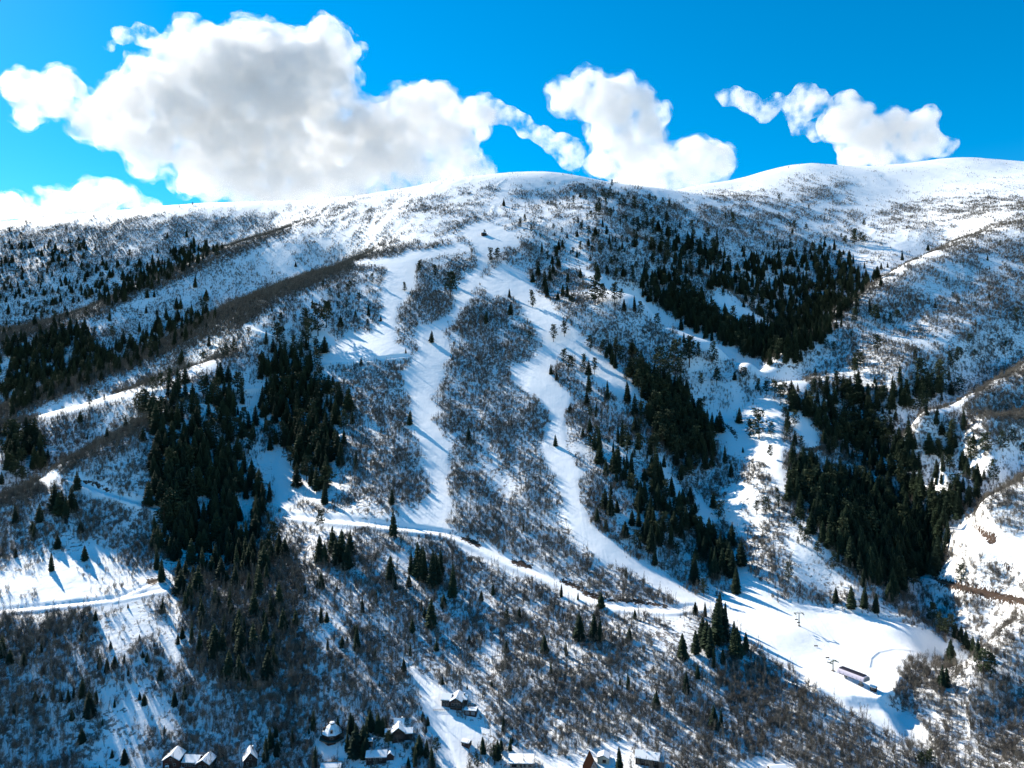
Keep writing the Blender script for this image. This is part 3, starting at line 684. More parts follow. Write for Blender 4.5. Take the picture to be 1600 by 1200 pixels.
# ------------------------------------------------------------------ conifers
# trees one can pick out: region phrase -> (column, row of the foot, height in the picture, kind)
SINGLES = {
 'along the left ski run': [(674,536,19,'f'),(634,552,9,'f'),(564,571,13,'f'),(640,664,23,'f'),(595,502,10,'f'),(632,455,14,'p'),(655,425,17,'p'),(680,432,18,'p'),(704,465,38,'p')],
 'in the brush between the two middle ski runs': [(732,690,24,'f'),(759,507,22,'f'),(797,492,18,'f'),(818,830,12,'f'),(827,536,18,'p')],
 'in the brush left of the left ski run': [(550,663,22,'f'),(556,733,30,'f'),(612,790,26,'f'),(532,512,20,'f')],
 'above the bare hollow at the top of the runs': [(757,367,8,'p'),(767,410,22,'p'),(777,410,22,'p'),(796,465,14,'f'),(787,322,11,'f'),(462,417,9,'f'),(425,487,12,'f')],
 'beside the right ski run': [(865,534,26,'p'),(882,526,24,'p'),(881,570,24,'p'),(892,582,26,'p'),(912,580,26,'p'),(929,585,25,'p'),(920,612,30,'f'),(861,585,16,'f'),(870,594,12,'f'),(949,625,30,'f'),(890,645,14,'f'),(868,697,18,'f'),(832,480,26,'p')],
 'on the slope right of the right ski run': [(952,678,12,'f'),(972,697,40,'f'),(934,695,28,'p'),(922,706,26,'p'),(992,677,28,'f'),(1026,752,55,'f'),(1050,775,30,'f'),(1067,790,26,'f'),(977,840,26,'f'),(1017,863,44,'f'),(1008,850,34,'f'),(1027,850,34,'f'),(1023,883,24,'f'),(947,830,20,'f'),(1065,827,24,'f')],
 'on the crest of the middle spur': [(1077,574,46,'p'),(1114,568,32,'p'),(1091,557,22,'p'),(1032,590,46,'p'),(1055,592,56,'p'),(987,555,18,'p'),(930,477,42,'p'),(941,477,32,'p'),(960,475,32,'p'),(970,470,18,'p'),(1001,492,20,'p'),(962,437,14,'p'),(907,435,16,'f'),(934,437,24,'f'),(952,382,16,'f'),(972,390,12,'f')],
 'on the upper spur below the summit': [(1020,390,18,'p'),(1022,412,20,'p'),(1061,417,15,'f'),(1050,422,12,'f'),(1072,427,13,'f'),(1081,432,12,'f'),(1130,457,9,'f'),(1132,487,14,'f'),(1162,480,10,'f'),(1160,512,18,'f')],
 'on the snowy knoll above the lift': [(1125,676,34,'f'),(1155,661,24,'f'),(1186,686,44,'p'),(1172,684,28,'p'),(1133,724,28,'f'),(1161,707,9,'f'),(1205,682,22,'p'),(1203,718,22,'p'),(1227,659,22,'p'),(1229,685,28,'p'),(1252,700,18,'p'),(1142,745,22,'f')],
 'at the head of the snowy knoll': [(1185,612,20,'p'),(1198,618,22,'p'),(1210,620,24,'p'),(1220,630,28,'p'),(1225,618,20,'p'),(1160,592,18,'p'),(1165,588,14,'p')],
 'on the brushy spur above the lift': [(1182,803,20,'p'),(1197,803,26,'p'),(1216,794,20,'p'),(1214,773,10,'p'),(1232,907,28,'p'),(1260,853,24,'p'),(1277,867,20,'p'),(1303,890,26,'p'),(1251,822,26,'p'),(1240,822,16,'p'),(1247,850,12,'p'),(1306,942,24,'f')],
 'in the row above the lift bank': [(1330,953,36,'f'),(1350,950,34,'f'),(1368,957,30,'f'),(1388,940,28,'f')],
 'on the canyon\'s far slope': [(1291,547,16,'p'),(1302,548,14,'p'),(1371,550,26,'p'),(1337,570,18,'p'),(1345,570,18,'p'),(1485,573,24,'p'),(1496,565,22,'p'),(1515,536,14,'p'),(1335,505,22,'p'),(1367,505,28,'p'),(1391,507,18,'p'),(1402,502,17,'p'),(1590,502,20,'p'),(1598,710,18,'p')],
 'on the canyon floor': [(1342,625,46,'f'),(1467,608,42,'p'),(1440,608,46,'p'),(1439,645,30,'p'),(1426,646,22,'p'),(1420,698,44,'f'),(1452,710,34,'f'),(1487,697,40,'p'),(1467,716,30,'p')],
 'on the lower right ridge': [(1517,720,36,'p'),(1539,712,34,'p'),(1567,705,30,'p'),(1582,693,22,'p'),(1552,756,36,'p'),(1502,736,30,'f'),(1526,778,34,'f'),(1520,752,22,'p'),(1502,913,30,'p')],
 'in the file at the canyon mouth': [(1457,977,34,'p'),(1467,990,32,'p'),(1477,997,30,'p'),(1487,987,26,'p'),(1493,997,24,'f'),(1502,1003,26,'f'),(1510,1013,28,'f'),(1520,1023,30,'f'),(1528,1030,32,'f'),(1537,1057,42,'p'),(1548,1057,36,'p')],
 'in the brush right of the lift pad': [(1472,1077,38,'f'),(1479,1073,30,'f'),(1467,1070,16,'f'),(1485,1040,40,'f'),(1440,1205,28,'p'),(1453,1202,30,'p')],
 'below the snow road': [(851,1020,28,'f'),(905,1000,42,'f'),(928,1000,42,'f'),(937,1003,36,'f'),(877,933,20,'f'),(903,937,12,'f'),(939,950,24,'f'),(979,903,18,'f'),(982,1077,26,'f'),(983,1000,20,'f'),(992,967,16,'f'),(770,930,20,'f'),(752,940,18,'f'),(668,1133,14,'f')],
 'in the clump left of the lift slope': [(1067,1030,40,'f'),(1072,1083,34,'f'),(1087,1023,38,'f'),(1090,1060,22,'f'),(1087,960,20,'f'),(1102,963,22,'f'),(1110,1027,50,'f'),(1120,1007,70,'f'),(1125,980,54,'f'),(1103,1013,44,'f'),(1115,1043,30,'f'),(1133,977,36,'f'),(1147,1027,56,'f'),(1153,1030,50,'f'),(1165,1020,32,'f'),(1130,1037,24,'f'),(1097,1005,40,'f'),(1128,1000,52,'f')],
 'in the lower woods below the lift': [(1115,1137,36,'f'),(1127,1137,30,'f')],
 'at the foot of the right ski run': [(1100,933,28,'p'),(1087,873,18,'f'),(1150,927,40,'f'),(1138,893,44,'f'),(1128,897,40,'f'),(1117,893,38,'f'),(1107,853,44,'f'),(1095,847,40,'f')],
 'just below the long snow road': [(500,830,32,'p'),(615,840,42,'f'),(436,862,30,'f'),(420,893,34,'f'),(503,920,26,'f'),(610,910,42,'f'),(502,973,26,'f'),(477,927,14,'f')],
 'in the small clump under the long snow road': [(500,880,44,'f'),(507,883,34,'f'),(520,867,44,'f'),(533,880,52,'f'),(547,867,38,'f'),(542,890,40,'f'),(525,885,46,'f')],
 'in the tight clump below the left ski run': [(652,900,52,'f'),(642,897,34,'f'),(663,910,56,'f'),(675,920,60,'f'),(688,900,40,'f'),(707,933,50,'f'),(658,905,50,'f'),(682,912,48,'f')],
 'in the brush above the chalets': [(673,983,46,'f'),(442,987,36,'f'),(427,1013,26,'f'),(512,1015,18,'f'),(558,1017,40,'f'),(423,967,40,'f'),(415,987,30,'f')],
 'among the chalets': [(422,1170,32,'f'),(415,1190,38,'f'),(433,1183,28,'f'),(457,1167,30,'f'),(555,1183,52,'f'),(567,1170,38,'f'),(578,1143,34,'f'),(591,1147,34,'f'),(567,1188,30,'f'),(675,1203,36,'f'),(667,1183,28,'f'),(638,1200,18,'f'),(745,1202,22,'p'),(772,1195,30,'p'),(783,1173,20,'f'),(797,1173,22,'f'),(730,1077,9,'f'),(968,1203,36,'f')],
 'in the shaded gully above the left clearing': [(252,860,34,'f'),(245,890,36,'f'),(290,903,26,'f'),(343,897,30,'f'),(323,897,24,'f'),(312,880,20,'f'),(368,857,34,'f'),(350,987,28,'f'),(362,963,20,'f')],
 'in the lower left clearing': [(218,1000,10,'f'),(241,1010,8,'f'),(250,1008,7,'f'),(247,1022,8,'f'),(223,1028,12,'f'),(179,1042,18,'f'),(251,1063,22,'f'),(288,1093,24,'f'),(273,1103,24,'f'),(225,1102,18,'f'),(179,1105,14,'f'),(200,950,8,'f'),(117,963,10,'f')],
 'in the lower left wood': [(140,1120,40,'f'),(128,1090,32,'f'),(150,1100,22,'f'),(83,1093,22,'f'),(115,1090,20,'f'),(107,1097,22,'f'),(95,1097,16,'f'),(68,1097,14,'f'),(55,1097,18,'f'),(3,1027,34,'f'),(195,1193,24,'f'),(160,1133,12,'f')],
 'above the dark stand on the left': [(510,512,40,'p'),(497,525,48,'p'),(477,515,32,'p'),(482,537,38,'p'),(409,565,18,'f')],
 'on the sunlit ridge at left': [(140,635,16,'p'),(150,622,14,'p'),(163,626,10,'p'),(191,612,9,'f'),(216,645,30,'p'),(226,650,40,'p'),(238,612,22,'p'),(251,608,24,'p'),(266,612,20,'p'),(281,606,22,'p'),(345,600,34,'f'),(371,615,32,'p'),(378,622,30,'p'),(318,566,16,'p'),(295,578,12,'p'),(365,555,22,'p'),(352,560,22,'p'),(388,525,14,'p'),(219,575,12,'p'),(238,558,10,'p')],
 'by the road on the left ridge': [(84,800,44,'f'),(92,808,40,'f'),(102,810,36,'f'),(112,800,40,'f'),(121,766,30,'f'),(96,800,34,'f')],
 'on the summit shoulder': [(896,317,11,'p'),(916,315,9,'p'),(991,325,18,'p'),(1007,332,14,'p'),(1042,347,16,'p'),(1046,325,14,'p'),(1036,322,13,'p'),(1024,317,11,'p'),(1015,317,13,'p'),(1054,327,9,'p'),(975,325,14,'p'),(927,302,6,'p'),(812,355,13,'p'),(830,362,12,'p'),(820,347,12,'p')],
 'on the slope under the far peak': [(1145,350,18,'p'),(1134,345,12,'p'),(1217,342,9,'p'),(1241,357,12,'p'),(1350,355,11,'p'),(1335,382,24,'p'),(1322,380,12,'p'),(1319,376,8,'f'),(1345,375,12,'p'),(1350,382,14,'p'),(1410,407,15,'f'),(1450,392,11,'f'),(1471,387,8,'f'),(1377,421,11,'f'),(1387,418,8,'f'),(1314,271,3,'p'),(1232,263,3,'p')],
 'on the far left skyline': [(301,321,5,'p'),(281,325,4,'p'),(41,350,6,'p'),(15,362,8,'f'),(120,388,12,'p'),(126,390,11,'p'),(147,340,5,'p')],
}
# stands: phrase -> (outline in the picture, how many, least and most height in metres, share of pines)
STANDS = [
 ('in the dense shaded stand left of the middle', [(235,640),(300,600),(370,612),(395,665),(385,740),(380,800),(350,850),(290,850),(250,810),(240,720)], 135, 19, 29, .15),
 ('in the tall dark stand beside the left ski run', [(410,590),(440,560),(475,555),(505,600),(535,650),(530,710),(500,770),(450,745),(430,690),(412,640)], 125, 19, 29, .2),
 ('in the dark clump above the tall stand', [(415,565),(430,535),(480,520),(500,560),(460,580)], 18, 20, 28, .4),
 ('in the gully below the shaded stand', [(240,815),(330,800),(430,780),(445,870),(400,930),(300,930),(250,900)], 70, 14, 25, .05),
 ('in the far left dark wood', [(20,540),(100,515),(150,535),(172,565),(130,600),(60,628),(0,630),(0,560)], 190, 17, 27, .2),
 ('along the far left gully', [(150,478),(200,440),(290,390),(335,395),(300,412),(225,448),(190,465)], 100, 16, 26, .1),
 ('below the far left ridge', [(140,575),(250,520),(320,485),(330,500),(250,538),(160,582)], 80, 16, 25, .1),
 ('scattered on the far left slope', [(0,380),(120,380),(200,410),(150,475),(100,495),(0,520)], 130, 12, 22, .2),
 ('in the valley behind the left ridge', [(0,690),(40,680),(75,690),(80,725),(30,745),(0,765)], 40, 18, 28, .2),
 ('in the dense forest of the upper canyon', [(1065,500),(1130,515),(1215,500),(1290,470),(1340,435),(1368,438),(1300,505),(1238,560),(1180,560),(1110,535)], 270, 17, 28, .1),
 ('high on the shaded canyon side', [(1010,380),(1060,370),(1110,382),(1145,425),(1200,470),(1200,505),(1160,465),(1085,430),(1040,395)], 90, 18, 28, .5),
 ('in the upper canyon above the forest', [(1150,395),(1200,410),(1260,390),(1330,400),(1350,430),(1290,470),(1215,490),(1180,450)], 150, 15, 26, .1),
 ('in the gully between the two spurs', [(1000,440),(1040,440),(1115,485),(1180,520),(1215,565),(1150,545),(1060,505),(1010,470)], 150, 17, 27, .3),
 ('in the clump on the summit shoulder', [(932,308),(950,308),(1000,325),(1000,333),(960,330),(935,322)], 22, 15, 21, 1.),
 ('in the clump under the summit shoulder', [(984,350),(1020,350),(1030,368),(1000,370),(984,362)], 18, 16, 22, 1.),
 ('beside the upper right ski run', [(825,405),(850,395),(872,450),(902,492),(880,498),(842,450)], 30, 14, 22, .4),
 ('in the long dark band right of the runs', [(920,540),(955,560),(1010,595),(1060,610),(1110,685),(1100,720),(1045,705),(1010,645),(960,605),(925,565)], 165, 17, 27, .35),
 ('around the hollow right of the runs', [(925,700),(985,690),(1045,725),(1075,765),(1060,805),(1010,780),(960,725)], 40, 15, 25, .3),
 ('in the lower hollow right of the runs', [(985,790),(1060,800),(1140,850),(1168,910),(1135,915),(1090,870),(1010,850)], 42, 16, 26, .1),
 ('in the big dark forest of the canyon', [(1228,725),(1290,745),(1350,765),(1420,800),(1465,830),(1450,895),(1400,930),(1370,918),(1330,885),(1290,840),(1245,775)], 290, 18, 28, .1),
 ('along the canyon bed', [(1225,625),(1300,645),(1400,695),(1425,735),(1490,795),(1520,800),(1470,810),(1390,750),(1330,712),(1265,675)], 140, 15, 25, .25),
 ('at the bend of the canyon', [(1240,590),(1340,610),(1390,612),(1470,605),(1482,640),(1400,645),(1330,645)], 70, 15, 24, .4),
 ('on the far side of the canyon floor', [(1420,690),(1500,690),(1530,740),(1500,790),(1450,750)], 24, 15, 23, .3),
 ('scattered over the lower left woods', [(280,940),(440,880),(460,1000),(430,1080),(300,1060)], 44, 9, 19, .0),
 ('scattered through the middle woods', [(480,900),(700,900),(740,1000),(620,1050),(500,1000)], 16, 7, 13, .0),
 ('scattered on the upper right slope', [(1100,330),(1250,330),(1320,380),(1200,400),(1130,380)], 34, 9, 17, .8),
 ('down the middle spur', [(880,340),(960,345),(1080,420),(1230,560),(1200,580),(1060,500),(930,440),(870,400)], 66, 12, 21, .5),
 ('over the hollows right of the runs', [(900,640),(1100,720),(1150,900),(1000,880),(900,740)], 58, 13, 22, .3),
 ('sprinkled through the lower woods', [(440,960),(1060,980),(1060,1180),(440,1130)], 24, 5, 11, .1),
 ('on the slope under the left ridge', [(0,700),(240,650),(240,800),(100,900),(0,880)], 20, 8, 16, .1),
 ('sprinkled over the right-hand slope', [(1250,560),(1400,430),(1600,330),(1600,560),(1420,600)], 24, 6, 12, .8),
 ('in the brushy bowl above the dark stand', [(440,470),(560,440),(600,500),(520,560),(430,540)], 26, 11, 19, .6),
 ('close round the chalets', [(380,1130),(800,1140),(800,1200),(380,1200)], 24, 7, 13, .15),
 ('sprinkled over the lower left', [(0,1000),(320,960),(320,1200),(0,1200)], 30, 5, 10, .0),
 ('scattered on the upper face', [(860,350),(1000,380),(1060,430),(960,430),(880,400)], 30, 8, 16, .6),
]
trees = []                                    # (x, y, z, height, apparent height, kind, phrase, single?)
us = [t[0] for k in SINGLES for t in SINGLES[k]]; vs_ = [min(t[1], 1199+4*(t[1] > 1199)) for k in SINGLES for t in SINGLES[k]]
g = hit(us, vs_, Z); i = 0
for k in SINGLES:
    for (u, v, h, kd) in SINGLES[k]:
        p = g[i]; i += 1
        if p[1] > 2600: continue
        trees.append((p[0], p[1], p[2], max(h*1.06*p[1]/F, 2.5), h, kd, k, True))
rng = np.random.RandomState(77)
for (ph, poly, n, h0, h1, ps) in STANDS:
    if n > 60: n = int(n*1.7)
    xs = [p[0] for p in poly]; ys = [p[1] for p in poly]; got = []
    tries = 0
    while len(got) < n and tries < 40*n:
        tries += 1
        u = rng.uniform(min(xs), max(xs)); v = rng.uniform(min(ys), max(ys))
        jx, jy = rng.normal(size=2)*((9, 7) if n > 150 else (13, 10))*np.float64(2.6 if rng.rand() < .14 else 1)
        if not inside(poly, np.array([u]), np.array([v]))[0]: continue
        u += jx; v += jy
        if got and min((a-u)**2+((b-v)*1.6)**2 for a, b in got) < 7: continue
        if rng.rand() < lookup(run_soft, np.array([(u-CX)/F]), np.array([1.]), np.array([(CY-v)/F]))[0]: continue
        got.append((u, v))
    g = hit([a for a, b in got], [b for a, b in got], Z)
    for (u, v), p in zip(got, g):
        if p[1] > 2200: continue
        h = rng.uniform(h0, h1)*(1 if rng.rand() > .3 else rng.uniform(.45, .85)); trees.append((p[0], p[1], p[2], h, h*F/p[1], 'p' if rng.rand() < ps else 'f', ph, False))
MAXK = {'f': 285, 'p': 170}
chosen = {}
for kd in 'fp':
    t_ = [t for t in trees if t[5] == kd]; t_.sort(key=lambda t: -(t[4]*(1.5 if t[7] else 1.)))
    chosen[kd] = t_[:MAXK[kd]]
    rest = t_[MAXK[kd]:]
    P_ = [(t[0], t[1], t[2]-.3) for t in rest]; hh = np.array([t[3] for t in rest]); ww = hh*rng.uniform(1., 1.4, len(rest))
    kinds = FIRS if kd == 'f' else PINES
    o = scatter('fir_forest' if kd == 'f' else 'pine_wood', P_, np.c_[rng.normal(size=len(rest))*.02, rng.normal(size=len(rest))*.02, rng.rand(len(rest))*6.283], np.c_[ww, ww, hh], rng.randint(0, len(kinds), len(rest)), kinds)
    tag(o, 'mass of smaller dark firs filling the shaded gullies and canyon forest' if kd == 'f' else 'smaller rounded pines scattered over the upper slopes and canyon sides', 'forest', kind='stuff')
    print('conifers', kd, len(t_), 'rest', len(rest))

ORD = ['', 'second', 'third', 'fourth', 'fifth', 'sixth', 'seventh', 'eighth', 'ninth', 'tenth', 'eleventh', 'twelfth', 'thirteenth', 'fourteenth', 'fifteenth', 'sixteenth', 'seventeenth', 'eighteenth', 'nineteenth', 'twentieth']
proto = {'f': FIRS, 'p': PINES}
base = {}
def conifer(kd, variant):
    """an Empty at the foot with crown and trunk under it; the first of its kind is built, the others are copies of it"""
    nm = 'fir_tree' if kd == 'f' else 'pine_tree'
    if (kd, variant) not in base:
        r = bpy.data.objects.new(nm, None); cr, tr = proto[kd][variant]
        c = bpy.data.objects.new('crown', cr); t = bpy.data.objects.new('trunk', tr); c.parent = r; t.parent = r
        base[kd, variant] = (r, c, t)
        for o in (r, c, t): link(o)
        return r
    r0, c0, t0 = base[kd, variant]; r = link(r0.copy())
    for k in list(r.keys()): del r[k]
    for o in (c0, t0):
        q = link(o.copy()); q.parent = r
    return r
NAME = {'f': 'dark fir', 'p': 'rounded pine'}
for kd in 'fp':
    groups = {}
    for t in chosen[kd]: groups.setdefault((t[6], t[7]), []).append(t)
    for (ph, single), ts in groups.items():
        ts.sort(key=lambda t: t[0]/t[1])
        for n_, t in enumerate(ts):
            r = conifer(kd, rng.randint(len(proto[kd])))
            w = t[3]*(rng.uniform(.92, 1.25) if t[7] else rng.uniform(1., 1.4))
            r.location = (t[0], t[1], t[2]-.3); r.scale = (w, w, t[3]); r.rotation_euler = (rng.normal()*.015, rng.normal()*.015, rng.rand()*6.283)
            if single:
                if len(ts) == 1: lab = f'only {NAME[kd]} standing {ph}'
                elif n_ == len(ts)-1: lab = f'rightmost {NAME[kd]} {ph}'
                elif n_ == 0: lab = f'leftmost {NAME[kd]} {ph}'
                else: lab = f'{ORD[n_]} {NAME[kd]} from the left {ph}'
            else: lab = f'tall {NAME[kd]} packed among others {ph}'
            tag(r, lab, 'tree', f'{"firs" if kd == "f" else "pines"} {ph}')
# ------------------------------------------------------------------ chalets and lift
def M_(n, c, r=.8, v=.25, s=1.5, **k): return mat(n, c, r, v, s, **k)
M_SNOWROOF = M_('roof_snow', (.86, .87, .89), .8, .05, .6, bump=.4, bscale=1.2)
M_BROWN = M_('dark_brown_boards', (.060, .034, .028), .8, .45, 3)
M_RED = M_('red_brown_boards', (.085, .035, .028), .8, .4, 3)
M_DARK = M_('dark_timber', (.032, .024, .022), .8, .4, 3)
M_BEIGE = M_('beige_plaster', (.40, .33, .26), .85, .15, 2)
M_CREAM = M_('cream_boards', (.50, .46, .36), .85, .12, 2)
M_GREY = M_('grey_boards', (.22, .22, .23), .85, .3, 2)
M_ROOF = M_('dark_roofing', (.05, .045, .045), .8, .4, 2)
M_SHINGLE = M_('weathered_shingles', (.020, .011, .008), .95, .4, 3, spec=.0)
M_GLASS = M_('window_glass', (.020, .028, .035), .12, .2, 1, spec=.6)
M_FRAME = M_('pale_window_frame', (.45, .42, .38), .7, .1, 2)
M_METAL = M_('grey_metal', (.20, .21, .21), .5, .2, 2, metal=.4)
M_GREENM = M_('grey_green_paint', (.13, .16, .13), .55, .2, 2)
M_LAV = M_('pale_lavender_panel', (.50, .46, .56), .35, .12, .6, spec=.5)
M_PLUM = M_('dark_plum_roof', (.022, .016, .024), .35, .4, .8, spec=.5)
M_FENCE = M_('weathered_rails', (.14, .11, .09), .9, .3, 3)
M_STONE = M_('chimney_stone', (.20, .17, .15), .9, .4, 4)
M_WHITE = M_('white_paint', (.75, .75, .76), .4, .05, 1, spec=.5)
M_RUBBER = M_('black_rubber', (.02, .02, .02), .8, .2, 3)

class Bm:
    def __init__(s): s.b = bmesh.new()
    def box(s, x0, x1, y0, y1, z0, z1):
        v = [s.b.verts.new(p) for p in ((x0,y0,z0),(x1,y0,z0),(x1,y1,z0),(x0,y1,z0),(x0,y0,z1),(x1,y0,z1),(x1,y1,z1),(x0,y1,z1))]
        for f in ((0,3,2,1),(4,5,6,7),(0,1,5,4),(1,2,6,5),(2,3,7,6),(3,0,4,7)): s.b.faces.new([v[i] for i in f])
        return s
    def prism(s, pts, d0, d1, axis='y'):
        """an outline in (across, up) pushed along an axis"""
        def P(a, b, d): return (a, d, b) if axis == 'y' else (d, a, b)
        A = [s.b.verts.new(P(a, b, d0)) for a, b in pts]; B = [s.b.verts.new(P(a, b, d1)) for a, b in pts]; n = len(pts)
        s.b.faces.new(A); s.b.faces.new(B[::-1])
        for i in range(n): s.b.faces.new((A[i], B[i], B[(i+1) % n], A[(i+1) % n]))
        return s
    def tube(s, p0, p1, r, n=8, r1=None):
        p0 = Vector(p0); p1 = Vector(p1); d = (p1-p0).normalized(); a = d.orthogonal().normalized(); b = d.cross(a); r1 = r if r1 is None else r1
        A = [s.b.verts.new(p0+(a*math.cos(t)+b*math.sin(t))*r) for t in (2*math.pi*i/n for i in range(n))]
        B = [s.b.verts.new(p1+(a*math.cos(t)+b*math.sin(t))*r1) for t in (2*math.pi*i/n for i in range(n))]
        for i in range(n): s.b.faces.new((A[i], A[(i+1) % n], B[(i+1) % n], B[i]))
        s.b.faces.new(A[::-1]); s.b.faces.new(B); return s
    def build(s, name, m, parent=None, bevel=0., loc=None):
        bmesh.ops.recalc_face_normals(s.b, faces=s.b.faces[:])
        if bevel: bmesh.ops.bevel(s.b, geom=s.b.edges[:], offset=bevel, segments=2, affect='EDGES', profile=.6)
        me = bpy.data.meshes.new(name); s.b.to_mesh(me); s.b.free(); me.materials.append(m)
        o = link(bpy.data.objects.new(name, me)); o.parent = parent
        if loc: o.location = loc
        return o
def thing(name, label, cat, u, v, yaw=0., group=None, dz=0., p=None):
    p = hit([u], [v], Z)[0] if p is None else p
    o = link(bpy.data.objects.new(name, None)); o.location = (p[0], p[1], p[2]+dz); o.rotation_euler = (0, 0, math.radians(yaw))
    return tag(o, label, cat, group)

def gable(root, x0, x1, y0, y1, h, rise, ridge='y', wall=M_BROWN, over=.6, snow=.45, base=-3.5, roofmat=M_ROOF, bare=False, zo=0.):
    """walls with gables, a roof slab and the snow lying on it"""
    if ridge == 'y': a0, a1, d0, d1, ax = x0, x1, y0, y1, 'y'
    else: a0, a1, d0, d1, ax = y0, y1, x0, x1, 'x'
    am = (a0+a1)/2; k = rise/((a1-a0)/2)
    Bm().prism([(a0, base), (a1, base), (a1, h), (am, h+rise), (a0, h)], d0, d1, ax).build('wall', wall, root)
    t = .22; ov = over
    def slab(z0, th, o_): 
        e = h-k*o_+z0
        return [(a0-o_, e), (am, h+rise+z0), (a1+o_, e), (a1+o_, e+th), (am, h+rise+z0+th), (a0-o_, e+th)]
    roof = Bm().prism(slab(.012, t, ov), d0-ov, d1+ov, ax).build('roof', roofmat, root)
    if not bare:
        Bm().prism(slab(.012+t+.004, snow, ov-.12), d0-ov+.12, d1+ov-.12, ax).build('snow_cover', M_SNOWROOF, roof, bevel=.10)
    return roof
def window(root, x, z, w, h, y, m=M_FRAME):
    f = Bm().box(x-w/2-.1, x+w/2+.1, y-.06, y+.05, z-.1, z+h+.1).build('window', m, root)
    Bm().box(x-w/2, x+w/2, y-.09, y-.055, z, z+h).build('pane', M_GLASS, f)
def door(root, x, z, w, h, y, m=M_DARK):
    d = Bm().box(x-w/2, x+w/2, y-.08, y+.05, z, z+h).build('door', m, root)
    Bm().tube((x+w*.35, y-.14, z+h*.45), (x+w*.35, y-.08, z+h*.45), .05).build('handle', M_METAL, d)
def chimney(roof, x, y, z0, z1, w=.8):
    c = Bm().box(x-w/2, x+w/2, y-w/2, y+w/2, z0, z1).build('chimney', M_STONE, roof)
    Bm().box(x-w*.6, x+w*.6, y-w*.6, y+w*.6, z1+.004, z1+.3).build('chimney_snow', M_SNOWROOF, c, bevel=.06)

G = 'chalets at the foot of the mountain'
# brown barn-like house, lower left
h = thing('barn_house', 'red-brown gabled house at far left, its snowy roof patched with bare roofing', 'house', 271, 1194, 4, G)
r = gable(h, -4.6, 4.6, -4, 6, 4.2, 2.9, 'y', M_RED)
for x in (-2.4, 2.2): window(h, x, 1.2, 1.3, 1.3, -4)
window(h, 0, 4.3, 1.1, 1.1, -4); door(h, 0, 0, 1.1, 2.1, -4)
for i, (x, y, w, d) in enumerate(((-2.6, 1., 1.5, .9), (-1.8, 3.6, 1.2, 1.4), (-3.6, -1.6, .9, 1.2))):
    k = 2.9/4.6; z = 4.2+2.9-k*abs(x)+.235+.45
    q = Bm().box(-w/2, w/2, -d/2, d/2, -.05, .03).build('bare_patch', M_ROOF, r, loc=(x, y, z+.02)); q.rotation_euler = (0, -math.atan(k), 0)
# white van in front of it
v_ = thing('parked_van', 'small white snow-topped van parked below the red-brown house', 'van', 262, 1200, 15)
b_ = Bm().prism([(-2.3, .45), (2.3, .45), (2.35, 1.15), (1.6, 1.3), (1.0, 2.05), (-2.2, 2.05), (-2.35, 1.2)], -.95, .95, 'x').build('body', M_WHITE, v_, bevel=.06)
Bm().box(-.93, .93, -2.1, .9, 2.055, 2.3).build('snow_cover', M_SNOWROOF, v_, bevel=.06)
Bm().box(-.8, .8, -2.40, -2.30, 1.25, 1.85).build('rear_window', M_GLASS, v_)
for sx in (-1, 1):
    for y in (-1.45, 1.45):
        w = Bm().tube((sx*.80, y, .36), (sx*1.0, y, .36), .36, 14).build('wheel', M_RUBBER, v_); Bm().tube((sx*1.0, y, .36), (sx*1.02, y, .36), .2, 10).build('rim', M_METAL, w)
    Bm().box(sx*.951, sx*.965, -1.6, .8, 1.3, 1.85).build('side_window', M_GLASS, v_)
# long low house with a cross wing
h = thing('long_house', 'long low brown house with a gabled wing, right of the red-brown house', 'house', 308, 1196, -4, G)
gable(h, -7.5, 1.5, -3, 4.5, 3.2, 2.2, 'x', M_RED)
gable(h, 1.52, 9.5, -4.2, 4.6, 3.0, 2.5, 'y', M_BROWN)
gable(h, -9.5, -6.5, 4.6, 9.5, 2.8, 1.6, 'y', M_BROWN)
for x in (-5.5, -2.8, -.4): window(h, x, 1., 1.4, 1.2, -3)
window(h, 4., 1., 1.4, 1.3, -4.2); window(h, 7.2, 1., 1.4, 1.3, -4.2); door(h, 5.6, 0, 1.1, 2.1, -4.2)
# steep gabled cottage
h = thing('steep_cottage', 'small steep-roofed cottage alone in the trees, right of the long low house', 'house', 391, 1192, 22, G)
r = gable(h, -3.8, 3.8, -3, 5.5, 3.2, 4.2, 'y', M_BROWN); window(h, 0, 3.6, 1.2, 1.4, -3); window(h, -1.6, .9, 1.1, 1.2, -3); door(h, 1.5, 0, 1., 2.1, -3); chimney(r, 1.5, 3.5, 5.2, 8.2)
# round house
h = thing('round_house', 'round eight-sided house with a cone of snow and a deck', 'house', 519, 1152, 10, G)
def ring(bm, levels, n=8):
    L_ = []
    for (rad, z) in levels: L_.append([bm.b.verts.new((rad*math.cos(2*math.pi*(i+.5)/n), rad*math.sin(2*math.pi*(i+.5)/n), z)) for i in range(n)])
    for a, b in zip(L_[:-1], L_[1:]):
        for i in range(n): bm.b.faces.new((a[i], a[(i+1) % n], b[(i+1) % n], b[i]))
    bm.b.faces.new(L_[0][::-1]); bm.b.faces.new(L_[-1]); return bm
ring(Bm(), [(5.6, -3), (5.6, 3.2)]).build('wall', M_DARK, h)
rf = ring(Bm(), [(6.8, 3.21), (6.8, 3.4), (3.2, 6.6), (1.5, 8.)]).build('roof', M_ROOF, h)
ring(Bm(), [(6.6, 3.41), (6.4, 3.9), (3.1, 7.05), (1.52, 8.4)]).build('snow_cover', M_SNOWROOF, rf, bevel=.06)
